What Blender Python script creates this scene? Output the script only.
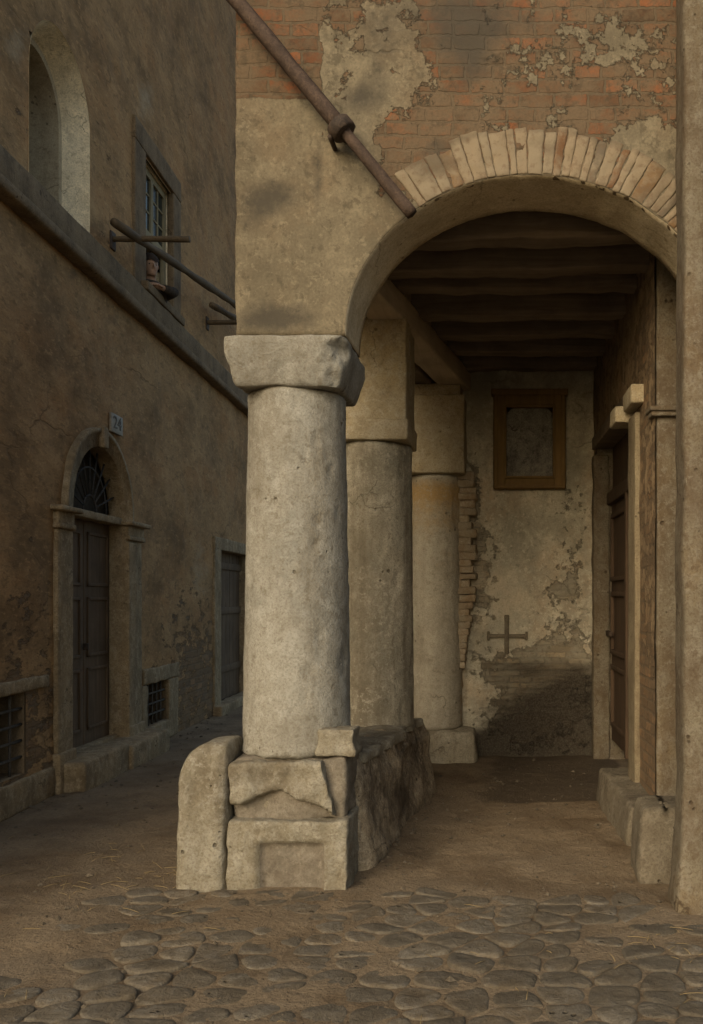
import bpy, bmesh, math, random
from mathutils import Vector, Matrix, noise
R = math.radians
random.seed(7)
for o in list(bpy.data.objects): bpy.data.objects.remove(o)
sc = bpy.context.scene
COL = sc.collection

# ------------------------------------------------------------------ camera
FPX, VX, VY, EYE = 915.0, 520.0, 597.0, 1.6
cam = bpy.data.cameras.new('camera'); camo = bpy.data.objects.new('camera', cam); COL.objects.link(camo)
camo.location = (0, 0, EYE); camo.rotation_euler = (R(90), 0, 0)
cam.sensor_width = 36; cam.lens = FPX / 1024 * 36
cam.shift_x = -(VX - 351.5) / 1024; cam.shift_y = (VY - 512) / 1024
cam.clip_end = 2000; cam.clip_start = 0.05
sc.camera = camo
# ------------------------------------------------------------------ light
SUN_EL, SUN_AZ = R(27), R(201)          # azimuth clockwise from +Y
world = bpy.data.worlds.new('World'); sc.world = world; world.use_nodes = True
wn = world.node_tree; bg = wn.nodes['Background']
sky = wn.nodes.new('ShaderNodeTexSky'); sky.sky_type = 'NISHITA'; sky.sun_disc = False
sky.sun_elevation = SUN_EL; sky.sun_rotation = SUN_AZ; sky.dust_density = 4.0; sky.air_density = 1.0; sky.ozone_density = 0.6
warm = wn.nodes.new('ShaderNodeMix'); warm.data_type = 'RGBA'; warm.blend_type = 'MULTIPLY'   # warm, hazy late light
warm.inputs[0].default_value = 1.0; warm.inputs[7].default_value = (1.0, 0.98, 0.88, 1)
wn.links.new(sky.outputs[0], warm.inputs[6]); wn.links.new(warm.outputs[2], bg.inputs[0]); bg.inputs[1].default_value = 0.15
sun = bpy.data.lights.new('sun', 'SUN'); suno = bpy.data.objects.new('sun', sun); COL.objects.link(suno)
sun.energy = 0.5; sun.angle = R(32); sun.color = (1.0, 0.955, 0.86)
to_sun = Vector((math.sin(SUN_AZ) * math.cos(SUN_EL), math.cos(SUN_AZ) * math.cos(SUN_EL), math.sin(SUN_EL)))
suno.rotation_euler = to_sun.to_track_quat('Z', 'Y').to_euler(); suno.location = (-5, -6, 12)
sc.view_settings.view_transform = 'Standard'; sc.view_settings.look = 'None'
sc.view_settings.gamma = 1; sc.view_settings.use_curve_mapping = False
sc.view_settings.exposure = 0.42

# ------------------------------------------------------------------ helpers
def at(px, py, Y): return Vector(((px - VX) / FPX * Y, Y, EYE + (VY - py) / FPX * Y))
def fb(p, o=4): return noise.fractal(p, 0.9, 2.1, o, noise_basis='PERLIN_ORIGINAL')

def thing(name, label, cat, loc=(0, 0, 0), group=None):
    o = bpy.data.objects.new(name, None); COL.objects.link(o); o.location = loc
    o.empty_display_size = 0.2
    return tag(o, label, cat, group)
def tag(o, label=None, cat=None, group=None, kind=None):
    if label: o['label'] = label
    if cat: o['category'] = cat
    if group: o['group'] = group
    if kind: o['kind'] = kind
    return o
def origin(o):
    v = Vector((0, 0, 0))
    while o: v += o.location; o = o.parent
    return v
def obj(name, bm, mat, parent=None, smooth=True, loc=None):
    """link a bmesh given in world coordinates as one mesh object"""
    bmesh.ops.recalc_face_normals(bm, faces=bm.faces)
    base = Vector(loc) if loc is not None else Vector((0, 0, 0))
    off = base + (origin(parent) if parent else Vector((0, 0, 0)))
    bmesh.ops.translate(bm, verts=bm.verts, vec=-off)
    me = bpy.data.meshes.new(name); bm.to_mesh(me); bm.free()
    for p in me.polygons: p.use_smooth = smooth
    if isinstance(mat, (list, tuple)):
        for m in mat: me.materials.append(m)
    else: me.materials.append(mat)
    o = bpy.data.objects.new(name, me); COL.objects.link(o)
    o.location = base
    if parent: o.parent = parent
    return o
def axis_lines(h, r, res):
    r = min(r, h * 0.49); a = [-h, -h + 0.3 * r, -h + r]
    n = max(1, int(math.ceil((2 * h - 2 * r) / res)))
    for i in range(1, n): a.append(-h + r + (2 * h - 2 * r) * i / n)
    return a + [h - r, h - 0.3 * r, h]
def stone(bm, lo, hi, r=0.02, amp=0.004, freq=5.0, res=0.06, fn=None, warp=None, seed=None, mi=0):
    """worn block between two corners, its corners rounded and its faces uneven; fn maps to world"""
    seed = seed if seed is not None else random.uniform(0, 100)
    lo = Vector(lo); hi = Vector(hi); c = (lo + hi) / 2; h = (hi - lo) / 2
    h = Vector([max(abs(v), 1e-4) for v in h])
    rr = min(r, min(h) * 0.95)
    ax = [axis_lines(h[i], rr, res) for i in range(3)]
    cache = {}
    def V(p):
        k = (round(p[0], 6), round(p[1], 6), round(p[2], 6))
        if k in cache: return cache[k]
        p = Vector(p); q = Vector([max(-(h[i] - rr), min(h[i] - rr, p[i])) for i in range(3)])
        d = p - q; nrm = d.normalized() if d.length > 1e-9 else Vector((0, 0, 1))
        p2 = q + nrm * rr if d.length > 1e-9 else p
        w = p2 + c
        if amp: w = w + nrm * amp * fb(w * freq + Vector((seed, seed * 0.7, 0)))
        if warp: w = warp(w)
        if fn: w = fn(*w)
        cache[k] = bm.verts.new(w); return cache[k]
    for a in range(3):
        b, d = (a + 1) % 3, (a + 2) % 3
        for s in (-1, 1):
            for i in range(len(ax[b]) - 1):
                for j in range(len(ax[d]) - 1):
                    vs = []
                    for (u, v) in ((i, j), (i + 1, j), (i + 1, j + 1), (i, j + 1)):
                        p = [0, 0, 0]; p[a] = s * h[a]; p[b] = ax[b][u]; p[d] = ax[d][v]; vs.append(V(p))
                    try: f = bm.faces.new(vs); f.material_index = mi
                    except ValueError: pass
    return bm
def block(name, lo, hi, mat, parent=None, **k):
    bm = bmesh.new(); stone(bm, lo, hi, **k); return obj(name, bm, mat, parent)
def tube(bm, pts, rad, n=10, amp=0.0, freq=8, cap=True, square=False):
    pts = [Vector(p) for p in pts]; rings = []
    if not hasattr(rad, '__len__'): rad = [rad] * len(pts)
    for i, p in enumerate(pts):
        t = (pts[min(i + 1, len(pts) - 1)] - pts[max(i - 1, 0)]).normalized()
        up = Vector((0, 0, 1)) if abs(t.z) < 0.95 else Vector((0, 1, 0))
        u = t.cross(up).normalized(); v = u.cross(t).normalized(); ring = []
        for k in range(n):
            a = 2 * math.pi * (k + (0.5 if square else 0)) / n; d = u * math.cos(a) + v * math.sin(a)
            rr = rad[i] * (1 + (amp * fb((p + d * rad[i]) * freq) if amp else 0))
            ring.append(bm.verts.new(p + d * rr))
        rings.append(ring)
    for i in range(len(rings) - 1):
        for k in range(n): bm.faces.new((rings[i][k], rings[i][(k + 1) % n], rings[i + 1][(k + 1) % n], rings[i + 1][k]))
    if cap: bm.faces.new(rings[0]); bm.faces.new(rings[-1])
    return bm
def line(a, b, n): a = Vector(a); b = Vector(b); return [a.lerp(b, i / n) for i in range(n + 1)]
def lathe(bm, c, prof, n=72, amp=0.005, freq=4, seed=0, extra=None):
    """round shaft: prof is (z, radius) rows"""
    rings = []
    for (z, r) in prof:
        ring = []
        for k in range(n):
            a = 2 * math.pi * k / n; d = Vector((math.cos(a), math.sin(a), 0))
            p = Vector((c[0], c[1], z)) + d * r
            q = r + amp * fb(p * freq + Vector((seed, 0, seed)))
            zz = z
            if extra: q, zz = extra(a, z, q)
            ring.append(bm.verts.new(Vector((c[0], c[1], zz)) + d * q))
        rings.append(ring)
    for i in range(len(rings) - 1):
        for k in range(n): bm.faces.new((rings[i][k], rings[i][(k + 1) % n], rings[i + 1][(k + 1) % n], rings[i + 1][k]))
    bm.faces.new(rings[0]); bm.faces.new(rings[-1])
    return bm
def set_attr(o, name, vals):
    a = o.data.attributes.new(name, 'FLOAT', 'POINT'); a.data.foreach_set('value', vals)
def sstep(a, b, x):
    t = max(0.0, min(1.0, (x - a) / (b - a))); return t * t * (3 - 2 * t)
def blobs(px, py, L):
    v = 0.0
    for (cx, cy, rx, ry, w) in L:
        d = ((px - cx) / rx) ** 2 + ((py - cy) / ry) ** 2
        if d < 6: v += w * math.exp(-d * 1.2)
    return v
def srect(px, py, x0, y0, x1, y1, s):
    return sstep(-s, s, px - x0) * sstep(-s, s, x1 - px) * sstep(-s, s, py - y0) * sstep(-s, s, y1 - py)

# ------------------------------------------------------------------ materials
class NT:
    def __init__(s, name):
        s.m = bpy.data.materials.new(name); s.m.use_nodes = True; s.t = s.m.node_tree
        s.b = s.t.nodes['Principled BSDF']; s.b.inputs['Specular IOR Level'].default_value = 0.2
        s.pos = s.t.nodes.new('ShaderNodeNewGeometry').outputs['Position']; s.geo = s.pos.node
    def put(s, sock, v):
        if hasattr(v, 'is_linked'): s.t.links.new(v, sock)
        elif isinstance(v, (tuple, list)) and len(v) == 3 and sock.type == 'RGBA': sock.default_value = (*v, 1)
        else: sock.default_value = v
    def noise(s, scale, detail=6, rough=0.6, vec=None, dist=0.0):
        n = s.t.nodes.new('ShaderNodeTexNoise'); s.put(n.inputs['Vector'], vec or s.pos)
        n.inputs['Scale'].default_value = scale; n.inputs['Detail'].default_value = detail
        n.inputs['Roughness'].default_value = rough; n.inputs['Distortion'].default_value = dist
        return n.outputs['Fac']
    def ncol(s, scale, detail=3):
        n = s.t.nodes.new('ShaderNodeTexNoise'); s.put(n.inputs['Vector'], s.pos)
        n.inputs['Scale'].default_value = scale; n.inputs['Detail'].default_value = detail; return n.outputs['Color']
    def voro(s, scale, feature='F1', vec=None, out='Distance'):
        n = s.t.nodes.new('ShaderNodeTexVoronoi'); n.feature = feature; s.put(n.inputs['Vector'], vec or s.pos)
        n.inputs['Scale'].default_value = scale; return n.outputs[out]
    def map(s, sc_, loc=(0, 0, 0), vec=None, rot=(0, 0, 0)):
        n = s.t.nodes.new('ShaderNodeMapping'); s.put(n.inputs['Vector'], vec or s.pos)
        n.inputs['Scale'].default_value = sc_; n.inputs['Location'].default_value = loc; n.inputs['Rotation'].default_value = rot
        return n.outputs[0]
    def ramp(s, f, stops, interp='LINEAR'):
        n = s.t.nodes.new('ShaderNodeValToRGB'); s.put(n.inputs[0], f); e = n.color_ramp.elements
        n.color_ramp.interpolation = interp
        while len(e) < len(stops): e.new(0.5)
        for k, (p, c) in enumerate(stops):
            e[k].position = p; e[k].color = (c, c, c, 1) if not hasattr(c, '__len__') else (*c, 1)
        return n.outputs[0]
    def mix(s, f, a, b, mode='MIX'):
        n = s.t.nodes.new('ShaderNodeMix'); n.data_type = 'RGBA'; n.blend_type = mode
        s.put(n.inputs[0], f); s.put(n.inputs[6], a); s.put(n.inputs[7], b); return n.outputs[2]
    def math(s, op, a, b=0.0, clamp=False):
        n = s.t.nodes.new('ShaderNodeMath'); n.operation = op; n.use_clamp = clamp
        s.put(n.inputs[0], a); s.put(n.inputs[1], b); return n.outputs[0]
    def vmath(s, op, a, b):
        n = s.t.nodes.new('ShaderNodeVectorMath'); n.operation = op; s.put(n.inputs[0], a)
        if hasattr(b, 'is_linked'): s.put(n.inputs[1], b)
        elif hasattr(b, '__len__'): n.inputs[1].default_value = b
        else: n.inputs['Scale'].default_value = b
        return n.outputs[0]
    def attr(s, name):
        n = s.t.nodes.new('ShaderNodeAttribute'); n.attribute_name = name; return n.outputs['Fac']
    def bump(s, h, strength=0.5, dist=0.01, normal=None):
        n = s.t.nodes.new('ShaderNodeBump'); n.inputs['Strength'].default_value = strength; n.inputs['Distance'].default_value = dist
        s.put(n.inputs['Height'], h)
        if normal: s.put(n.inputs['Normal'], normal)
        return n.outputs[0]
    def bricks(s, axes, w, h, c1, c2, mortar, ms=0.012, jit=0.03):
        """axes: the two world axes that run along and up the wall"""
        d = s.vmath('SUBTRACT', s.ncol(5.0), (0.5, 0.5, 0.5)); d2 = s.vmath('SUBTRACT', s.ncol(30.0), (0.5, 0.5, 0.5))
        v = s.vmath('ADD', s.vmath('ADD', s.pos, s.vmath('SCALE', d, jit * 3)), s.vmath('SCALE', d2, 0.022))
        sp = s.t.nodes.new('ShaderNodeSeparateXYZ'); s.put(sp.inputs[0], v)
        cb = s.t.nodes.new('ShaderNodeCombineXYZ')
        s.put(cb.inputs[0], sp.outputs[axes[0]]); s.put(cb.inputs[1], sp.outputs[axes[1]])
        n = s.t.nodes.new('ShaderNodeTexBrick'); s.put(n.inputs['Vector'], cb.outputs[0])
        s.put(n.inputs['Color1'], (0, 0, 0)); s.put(n.inputs['Color2'], (1, 1, 1)); s.put(n.inputs['Mortar'], (0.5, 0.5, 0.5))
        n.inputs['Scale'].default_value = 1; n.inputs['Mortar Size'].default_value = ms; n.inputs['Mortar Smooth'].default_value = 0.35
        n.inputs['Brick Width'].default_value = w; n.inputs['Row Height'].default_value = h
        n.offset = 0.47; n.squash = 0.8; n.squash_frequency = 3
        c = s.ramp(n.outputs['Color'], [(0.0, tuple(x * 1.25 for x in c1)), (0.3, c2), (0.5, tuple(x * 0.7 for x in c2)), (0.75, c1), (1.0, tuple(x * 0.5 for x in c2))])
        c = s.mix(s.ramp(s.noise(14, 7, 0.7), [(0.42, 0.0), (0.62, 0.75)]), c, mortar)
        c = s.mix(n.outputs['Fac'], c, mortar)
        return c, n.outputs['Fac']
    def out(s, color, normal=None, rough=0.9):
        s.put(s.b.inputs['Base Color'], color); s.b.inputs['Roughness'].default_value = rough
        if normal: s.put(s.b.inputs['Normal'], normal)
        return s.m
def aged(name, a, b, scale=2.0, dark=None, dark_amt=0.6, light=None, pits=True, bstr=0.5, rough=0.92, streak=0.0, grain=85, dist=0.012, island=0.0, tint=None, attr=False, attr_col=None):
    """mottled weathered surface: cloudy tones, stains, runs, flaked scuffs, pits and grain"""
    n = NT(name)
    big = n.noise(scale, 9, 0.65); mid = n.noise(scale * 4.3, 9, 0.68, dist=0.5); fine = n.noise(grain, 5, 0.65)
    dk = dark or tuple(x * 0.35 for x in a); lt = light or tuple(min(1, x * 1.3) for x in b)
    c = n.mix(n.ramp(big, [(0.40, 0.0), (0.60, 1.0)]), a, b)
    if tint: c = n.mix(n.ramp(n.noise(scale * 0.8, 8, 0.66, vec=n.map((1, 1, 0.6), (9, 4, 7))), [(0.46, 0.0), (0.62, 0.75)]), c, tint)
    c = n.mix(n.ramp(mid, [(0.46, 0.0), (0.64, 0.85)]), c, lt)
    st = n.noise(scale * 1.7, 10, 0.70, vec=n.map((1, 1, 0.55), (3.1, 5.2, 1.7)))
    c = n.mix(n.ramp(st, [(0.46, 0.0), (0.64, dark_amt)]), c, dk)
    if streak:
        sv = n.noise(9.0, 6, 0.65, vec=n.map((1, 1, 0.07)))
        c = n.mix(n.ramp(sv, [(0.48, 0.0), (0.68, streak)]), c, dk)
    if attr:
        k = n.math('ADD', n.attr('stain'), n.math('MULTIPLY', n.math('SUBTRACT', n.noise(12, 8, 0.7), 0.5), 0.9))
        c = n.mix(n.ramp(k, [(0.30, 0.0), (0.85, 0.85)]), c, attr_col or dk)
    fl = n.noise(26, 6, 0.7, vec=n.map((1, 1, 1), (2, 6, 4))); fd = n.noise(21, 6, 0.7, vec=n.map((1, 1, 1), (8, 1, 3)))
    zone = n.ramp(n.noise(2.3, 6, 0.65, vec=n.map((1, 1, 1), (5, 2, 9))), [(0.42, 0.0), (0.60, 1.0)])
    c = n.mix(n.math('MULTIPLY', zone, n.ramp(fl, [(0.53, 0.0), (0.60, 0.7)])), c, lt)
    c = n.mix(n.math('MULTIPLY', n.math('SUBTRACT', 1.0, zone), n.ramp(fd, [(0.54, 0.0), (0.61, 0.55)])), c, dk)
    ck = n.voro(1.3, 'DISTANCE_TO_EDGE', vec=n.vmath('ADD', n.pos, n.vmath('SCALE', n.ncol(4.0, 6), 0.45)))
    ck = n.math('MULTIPLY', n.ramp(ck, [(0.0, 1.0), (0.009, 0.0)]), n.ramp(n.noise(1.6, 3, vec=n.map((1, 1, 1), (4, 4, 9))), [(0.54, 0.0), (0.62, 0.8)]))
    c = n.mix(ck, c, tuple(x * 0.5 for x in dk))
    c = n.mix(n.ramp(fine, [(0.38, 0.45), (0.52, 0.0)]), c, dk)
    if island:
        c = n.mix(n.math('MULTIPLY', n.geo.outputs['Random Per Island'], island), c, tuple(x * 0.55 for x in a))
    h = n.math('ADD', n.math('MULTIPLY', mid, 1.6), n.math('ADD', n.math('MULTIPLY', fine, 0.4), n.math('MULTIPLY', fl, 0.6)))
    if pits:
        pv = n.math('ADD', n.voro(15), n.math('MULTIPLY', n.noise(3.5, 6, 0.6), 1.3))
        pit = n.ramp(pv, [(0.60, 1.0), (0.70, 0.0)])
        c = n.mix(n.math('MULTIPLY', pit, 0.7), c, tuple(x * 0.6 for x in dk))
        h = n.math('SUBTRACT', h, n.math('MULTIPLY', pit, 1.2))
    return n.out(c, n.bump(h, bstr, dist), rough)

LIME = aged('limestone', (0.257, 0.241, 0.200), (0.306, 0.293, 0.250), 1.6, dark=(0.135, 0.113, 0.079), dark_amt=0.45, light=(0.360, 0.349, 0.306), streak=0.4, bstr=0.7, tint=(0.207, 0.205, 0.180), attr=True)
LIME_OLD = aged('limestone_stained', (0.36, 0.315, 0.23), (0.27, 0.24, 0.178), 1.3, dark=(0.13, 0.105, 0.07), dark_amt=0.6, light=(0.44, 0.40, 0.31), streak=0.6, bstr=0.7, tint=(0.22, 0.21, 0.165))
BLOCK = aged('pedestal_stone', (0.224, 0.195, 0.139), (0.268, 0.242, 0.183), 2.4, dark=(0.110, 0.086, 0.055), dark_amt=0.65, light=(0.326, 0.304, 0.246), bstr=0.9, tint=(0.176, 0.157, 0.114), streak=0.3)
PANEL = aged('panel_stone', (0.15, 0.13, 0.10), (0.19, 0.167, 0.13), 2.4, dark=(0.10, 0.076, 0.053), dark_amt=0.5, bstr=0.7)
RUBBLE = aged('rubble_masonry', (0.459, 0.371, 0.250), (0.338, 0.270, 0.182), 2.6, dark=(0.068, 0.051, 0.035), dark_amt=0.75, light=(0.567, 0.472, 0.338), bstr=1.0, dist=0.03, attr=True)
PIER = aged('pier_plaster', (0.44, 0.375, 0.255), (0.375, 0.32, 0.215), 2.0, dark=(0.20, 0.15, 0.085), dark_amt=0.45, light=(0.50, 0.445, 0.335), bstr=0.6, tint=(0.43, 0.33, 0.18))
SIDE = aged('right_pillar_plaster', (0.168, 0.143, 0.099), (0.139, 0.116, 0.080), 2.2, dark=(0.080, 0.052, 0.029), dark_amt=0.6, streak=0.35, light=(0.210, 0.185, 0.139), bstr=0.8, tint=(0.160, 0.118, 0.067))
SOFT = aged('portal_stone', (0.32, 0.235, 0.132), (0.255, 0.19, 0.108), 2.2, dark=(0.12, 0.086, 0.05), dark_amt=0.6, streak=0.35, bstr=0.7, light=(0.42, 0.335, 0.215))
STEP = aged('step_stone', (0.170, 0.143, 0.099), (0.138, 0.115, 0.081), 2.4, dark=(0.069, 0.052, 0.034), dark_amt=0.6, light=(0.212, 0.184, 0.136), bstr=0.9)
DULL = aged('dull_stone', (0.225, 0.16, 0.093), (0.18, 0.13, 0.076), 2.2, dark=(0.085, 0.06, 0.036), dark_amt=0.65, streak=0.3, bstr=0.6)
JAMB = aged('jamb_stone', (0.25, 0.205, 0.13), (0.20, 0.165, 0.105), 2.2, dark=(0.11, 0.08, 0.048), dark_amt=0.55, streak=0.4, bstr=0.6)
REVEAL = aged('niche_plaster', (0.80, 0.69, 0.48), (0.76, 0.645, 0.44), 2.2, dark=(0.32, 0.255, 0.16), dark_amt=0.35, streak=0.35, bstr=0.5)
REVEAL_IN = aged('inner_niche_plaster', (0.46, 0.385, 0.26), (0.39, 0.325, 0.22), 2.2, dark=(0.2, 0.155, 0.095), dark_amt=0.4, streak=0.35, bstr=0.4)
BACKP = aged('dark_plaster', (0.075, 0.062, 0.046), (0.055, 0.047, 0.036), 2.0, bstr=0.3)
IRON = aged('rusty_iron', (0.045, 0.034, 0.027), (0.075, 0.052, 0.037), 6, dark=(0.02, 0.016, 0.013), bstr=0.4, rough=0.7, pits=False)
POLE = aged('rust_brown_pole', (0.058, 0.039, 0.029), (0.08, 0.054, 0.039), 5, dark=(0.035, 0.024, 0.018), bstr=0.5, rough=0.75, pits=False)
COB = aged('cobble_stone', (0.147, 0.123, 0.089), (0.185, 0.158, 0.116), 3.0, dark=(0.090, 0.067, 0.040), dark_amt=0.75, light=(0.228, 0.199, 0.154), bstr=1.0, island=0.62, tint=(0.157, 0.114, 0.067))
def wood(name, a, b, axis=0, sc_=1.0, rough=0.8):
    n = NT(name); s = [22 * sc_] * 3; s[axis] = 1.1
    g = n.noise(1.0, 7, 0.62, vec=n.map(tuple(s)), dist=0.6); big = n.noise(2.4, 5)
    c = n.mix(n.ramp(g, [(0.32, 0.0), (0.66, 1.0)]), a, b)
    c = n.mix(n.ramp(big, [(0.42, 0.0), (0.7, 0.55)]), c, tuple(x * 0.45 for x in a))
    return n.out(c, n.bump(g, 0.5, 0.008), rough)
BEAM = wood('old_beam_wood', (0.144, 0.108, 0.072), (0.238, 0.187, 0.133), 0)
PLATE = wood('pale_plate_wood', (0.56, 0.47, 0.34), (0.44, 0.365, 0.26), 1)
BOARD = wood('ceiling_board_wood', (0.07, 0.052, 0.036), (0.10, 0.075, 0.052), 1)
DOORW = wood('dark_door_wood', (0.10, 0.066, 0.038), (0.15, 0.102, 0.062), 2)
DOORR = wood('brown_door_wood', (0.095, 0.060, 0.036), (0.060, 0.04, 0.025), 2)
SASH = wood('green_grey_sash', (0.22, 0.185, 0.11), (0.30, 0.25, 0.15), 2)
GILT = wood('ochre_frame_wood', (0.228, 0.144, 0.054), (0.156, 0.099, 0.041), 2)
POLEW = wood('weathered_pole_wood', (0.10, 0.072, 0.043), (0.15, 0.11, 0.068), 1)

def wall_mat(name, axes, plaster_a, plaster_b, bw, bh, c1, c2, mortar, stain=(0.09, 0.082, 0.066), shade=None, ms=0.012, pale=None, chips=0.5, veil=0.7, veil_c=None, warm_tint=None, mottle=0.5, jit=0.012, eamp=1.9, stretch=None):
    """plaster that has fallen off the brick where the brick attribute is high; stains where the stain attribute is high"""
    n = NT(name); pos0 = n.pos
    if stretch: n.pos = n.map(stretch)
    big = n.noise(1.5, 8, 0.62); mid = n.noise(6.0, 8, 0.66, dist=0.5); fine = n.noise(70, 4, 0.6); edge = n.noise(9.0, 8, 0.7)
    p = n.mix(n.ramp(big, [(0.41, 0.0), (0.59, 1.0)]), plaster_a, plaster_b)
    tn = n.noise(2.1, 9, 0.68, vec=n.map((1, 1, 0.8), (4, 11, 6)))
    p = n.mix(n.ramp(tn, [(0.47, 0.0), (0.62, 0.6)]), p, warm_tint or tuple(x * y for x, y in zip(plaster_a, (1.05, 0.86, 0.72))))
    p = n.mix(n.ramp(mid, [(0.46, 0.0), (0.64, 0.75)]), p, tuple(min(1, x * 1.28) for x in plaster_a))
    bl = n.noise(2.6, 10, 0.70, vec=n.map((1, 1, 0.6), (7, 3, 1)))
    p = n.mix(n.ramp(bl, [(0.46, 0.0), (0.64, mottle)]), p, tuple(x * 0.5 for x in plaster_b))
    sv = n.noise(7.0, 6, 0.65, vec=n.map((1, 1, 0.07)))
    p = n.mix(n.ramp(sv, [(0.50, 0.0), (0.72, 0.16)]), p, tuple(x * 0.45 for x in plaster_b))
    fl = n.noise(24, 6, 0.7, vec=n.map((1, 1, 1), (2, 6, 4))); fd = n.noise(19, 6, 0.7, vec=n.map((1, 1, 1), (8, 1, 3)))
    p = n.mix(n.ramp(fl, [(0.55, 0.0), (0.63, 0.5)]), p, tuple(min(1, x * 1.4) for x in plaster_a))
    p = n.mix(n.ramp(fd, [(0.55, 0.0), (0.63, 0.5)]), p, tuple(x * 0.42 for x in plaster_b))
    n.pos, posn = pos0, n.pos
    bc, bf = n.bricks(axes, bw, bh, c1, c2, mortar, ms, jit)
    n.pos = posn
    # veil of old plaster left on the brick
    bc = n.mix(n.ramp(n.noise(3.2, 9, 0.72, vec=n.map((1, 1, 1.3), (1, 9, 4))), [(0.43, 0.0), (0.56, veil)]), bc, veil_c or tuple(x * 0.72 for x in plaster_b))
    bc = n.mix(n.ramp(fd, [(0.53, 0.0), (0.63, 0.5)]), bc, tuple(x * 0.5 for x in mortar))
    k = n.math('ADD', n.attr('brick'), n.math('MULTIPLY', n.math('SUBTRACT', edge, 0.5), eamp))
    m = n.ramp(k, [(0.47, 0.0), (0.53, 1.0)])
    c = n.mix(m, p, bc)
    rim = n.ramp(k, [(0.44, 0.0), (0.485, 1.0), (0.53, 0.0)])
    c = n.mix(n.math('MULTIPLY', rim, 0.55), c, tuple(x * 0.3 for x in plaster_b))
    sk = n.math('ADD', n.attr('stain'), n.math('MULTIPLY', n.math('SUBTRACT', n.noise(5.0, 9, 0.72), 0.5), 1.3))
    c = n.mix(n.math('MULTIPLY', n.ramp(sk, [(0.34, 0.0), (0.80, 1.0)]), 0.85), c, stain)
    if pale:
        pk = n.math('ADD', n.attr('pale'), n.math('MULTIPLY', n.math('SUBTRACT', n.noise(5.5, 9, 0.7), 0.5), 1.2))
        c = n.mix(n.math('MULTIPLY', n.ramp(pk, [(0.35, 0.0), (0.75, 1.0)]), 0.8), c, pale)
    if shade:  # deep shade low on the back wall, mixed into its colour
        ks = n.math('ADD', n.attr('shade'), n.math('MULTIPLY', n.math('SUBTRACT', n.noise(3.0, 10, 0.74, vec=n.map((0.6, 1, 2.6))), 0.5), 1.1))
        c = n.mix(n.math('MULTIPLY', n.ramp(ks, [(0.12, 0.0), (1.15, 1.0)], 'EASE'), 0.96), c, shade)
    # hairline cracks
    cr = n.voro(0.9, 'DISTANCE_TO_EDGE', vec=n.vmath('ADD', n.pos, n.vmath('SCALE', n.ncol(3.0, 6), 0.55)))
    crk = n.math('MULTIPLY', n.ramp(cr, [(0.0, 1.0), (0.012, 0.0)]), n.ramp(n.noise(1.1, 3), [(0.50, 0.0), (0.62, chips)]))
    c = n.mix(crk, c, tuple(x * 0.2 for x in plaster_b))
    c = n.mix(n.ramp(fine, [(0.32, 0.30), (0.6, 0.0)]), c, tuple(x * 0.4 for x in plaster_b))
    hb = n.math('MULTIPLY', n.math('SUBTRACT', 1.0, bf), 0.9)
    hb = n.math('ADD', n.math('MULTIPLY', hb, 0.45), n.math('MULTIPLY', mid, 1.1))
    hp = n.math('ADD', n.math('MULTIPLY', mid, 0.9), 1.5)
    nm = n.t.nodes.new('ShaderNodeMix'); nm.data_type = 'FLOAT'
    n.put(nm.inputs[0], m); n.put(nm.inputs[2], hp); n.put(nm.inputs[3], hb)
    h = n.math('ADD', nm.outputs[0], n.math('MULTIPLY', fine, 0.22)); h = n.math('SUBTRACT', h, n.math('MULTIPLY', crk, 0.8))
    return n.out(c, n.bump(h, 0.75, 0.014), 0.93)
SOFFIT = aged('soffit_plaster', (0.62, 0.52, 0.345), (0.54, 0.45, 0.30), 2.2, dark=(0.28, 0.215, 0.13), dark_amt=0.45, light=(0.68, 0.59, 0.42), bstr=0.6)
FRONTM = wall_mat('front_wall_plaster_and_brick', (0, 2), (0.178, 0.149, 0.100), (0.145, 0.122, 0.082), 0.185, 0.078,
                  (0.187, 0.072, 0.031), (0.139, 0.078, 0.042), (0.109, 0.082, 0.052), stain=(0.057, 0.050, 0.039), veil=0.93, veil_c=(0.131, 0.094, 0.058), warm_tint=(0.183, 0.135, 0.083), ms=0.009)
LEFTM = wall_mat('street_wall_plaster', (1, 2), (0.36, 0.225, 0.105), (0.29, 0.18, 0.084), 0.24, 0.085,
                 (0.26, 0.155, 0.08), (0.20, 0.135, 0.078), (0.17, 0.125, 0.08), stain=(0.10, 0.076, 0.052), pale=(0.42, 0.335, 0.22), mottle=0.75, stretch=(1, 0.42, 1), veil=0.5)
BACKM = wall_mat('back_wall_plaster', (0, 2), (0.50, 0.455, 0.35), (0.42, 0.385, 0.295), 0.30, 0.062,
                 (0.36, 0.28, 0.175), (0.32, 0.265, 0.185), (0.23, 0.19, 0.135), stain=(0.24, 0.22, 0.165), shade=(0.026, 0.019, 0.013), pale=(0.62, 0.52, 0.37), ms=0.010, eamp=1.1)
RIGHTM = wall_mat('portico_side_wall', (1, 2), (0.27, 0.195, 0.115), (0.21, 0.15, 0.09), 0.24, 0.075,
                  (0.27, 0.155, 0.075), (0.21, 0.14, 0.08), (0.15, 0.11, 0.07), stain=(0.10, 0.075, 0.05))
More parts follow.
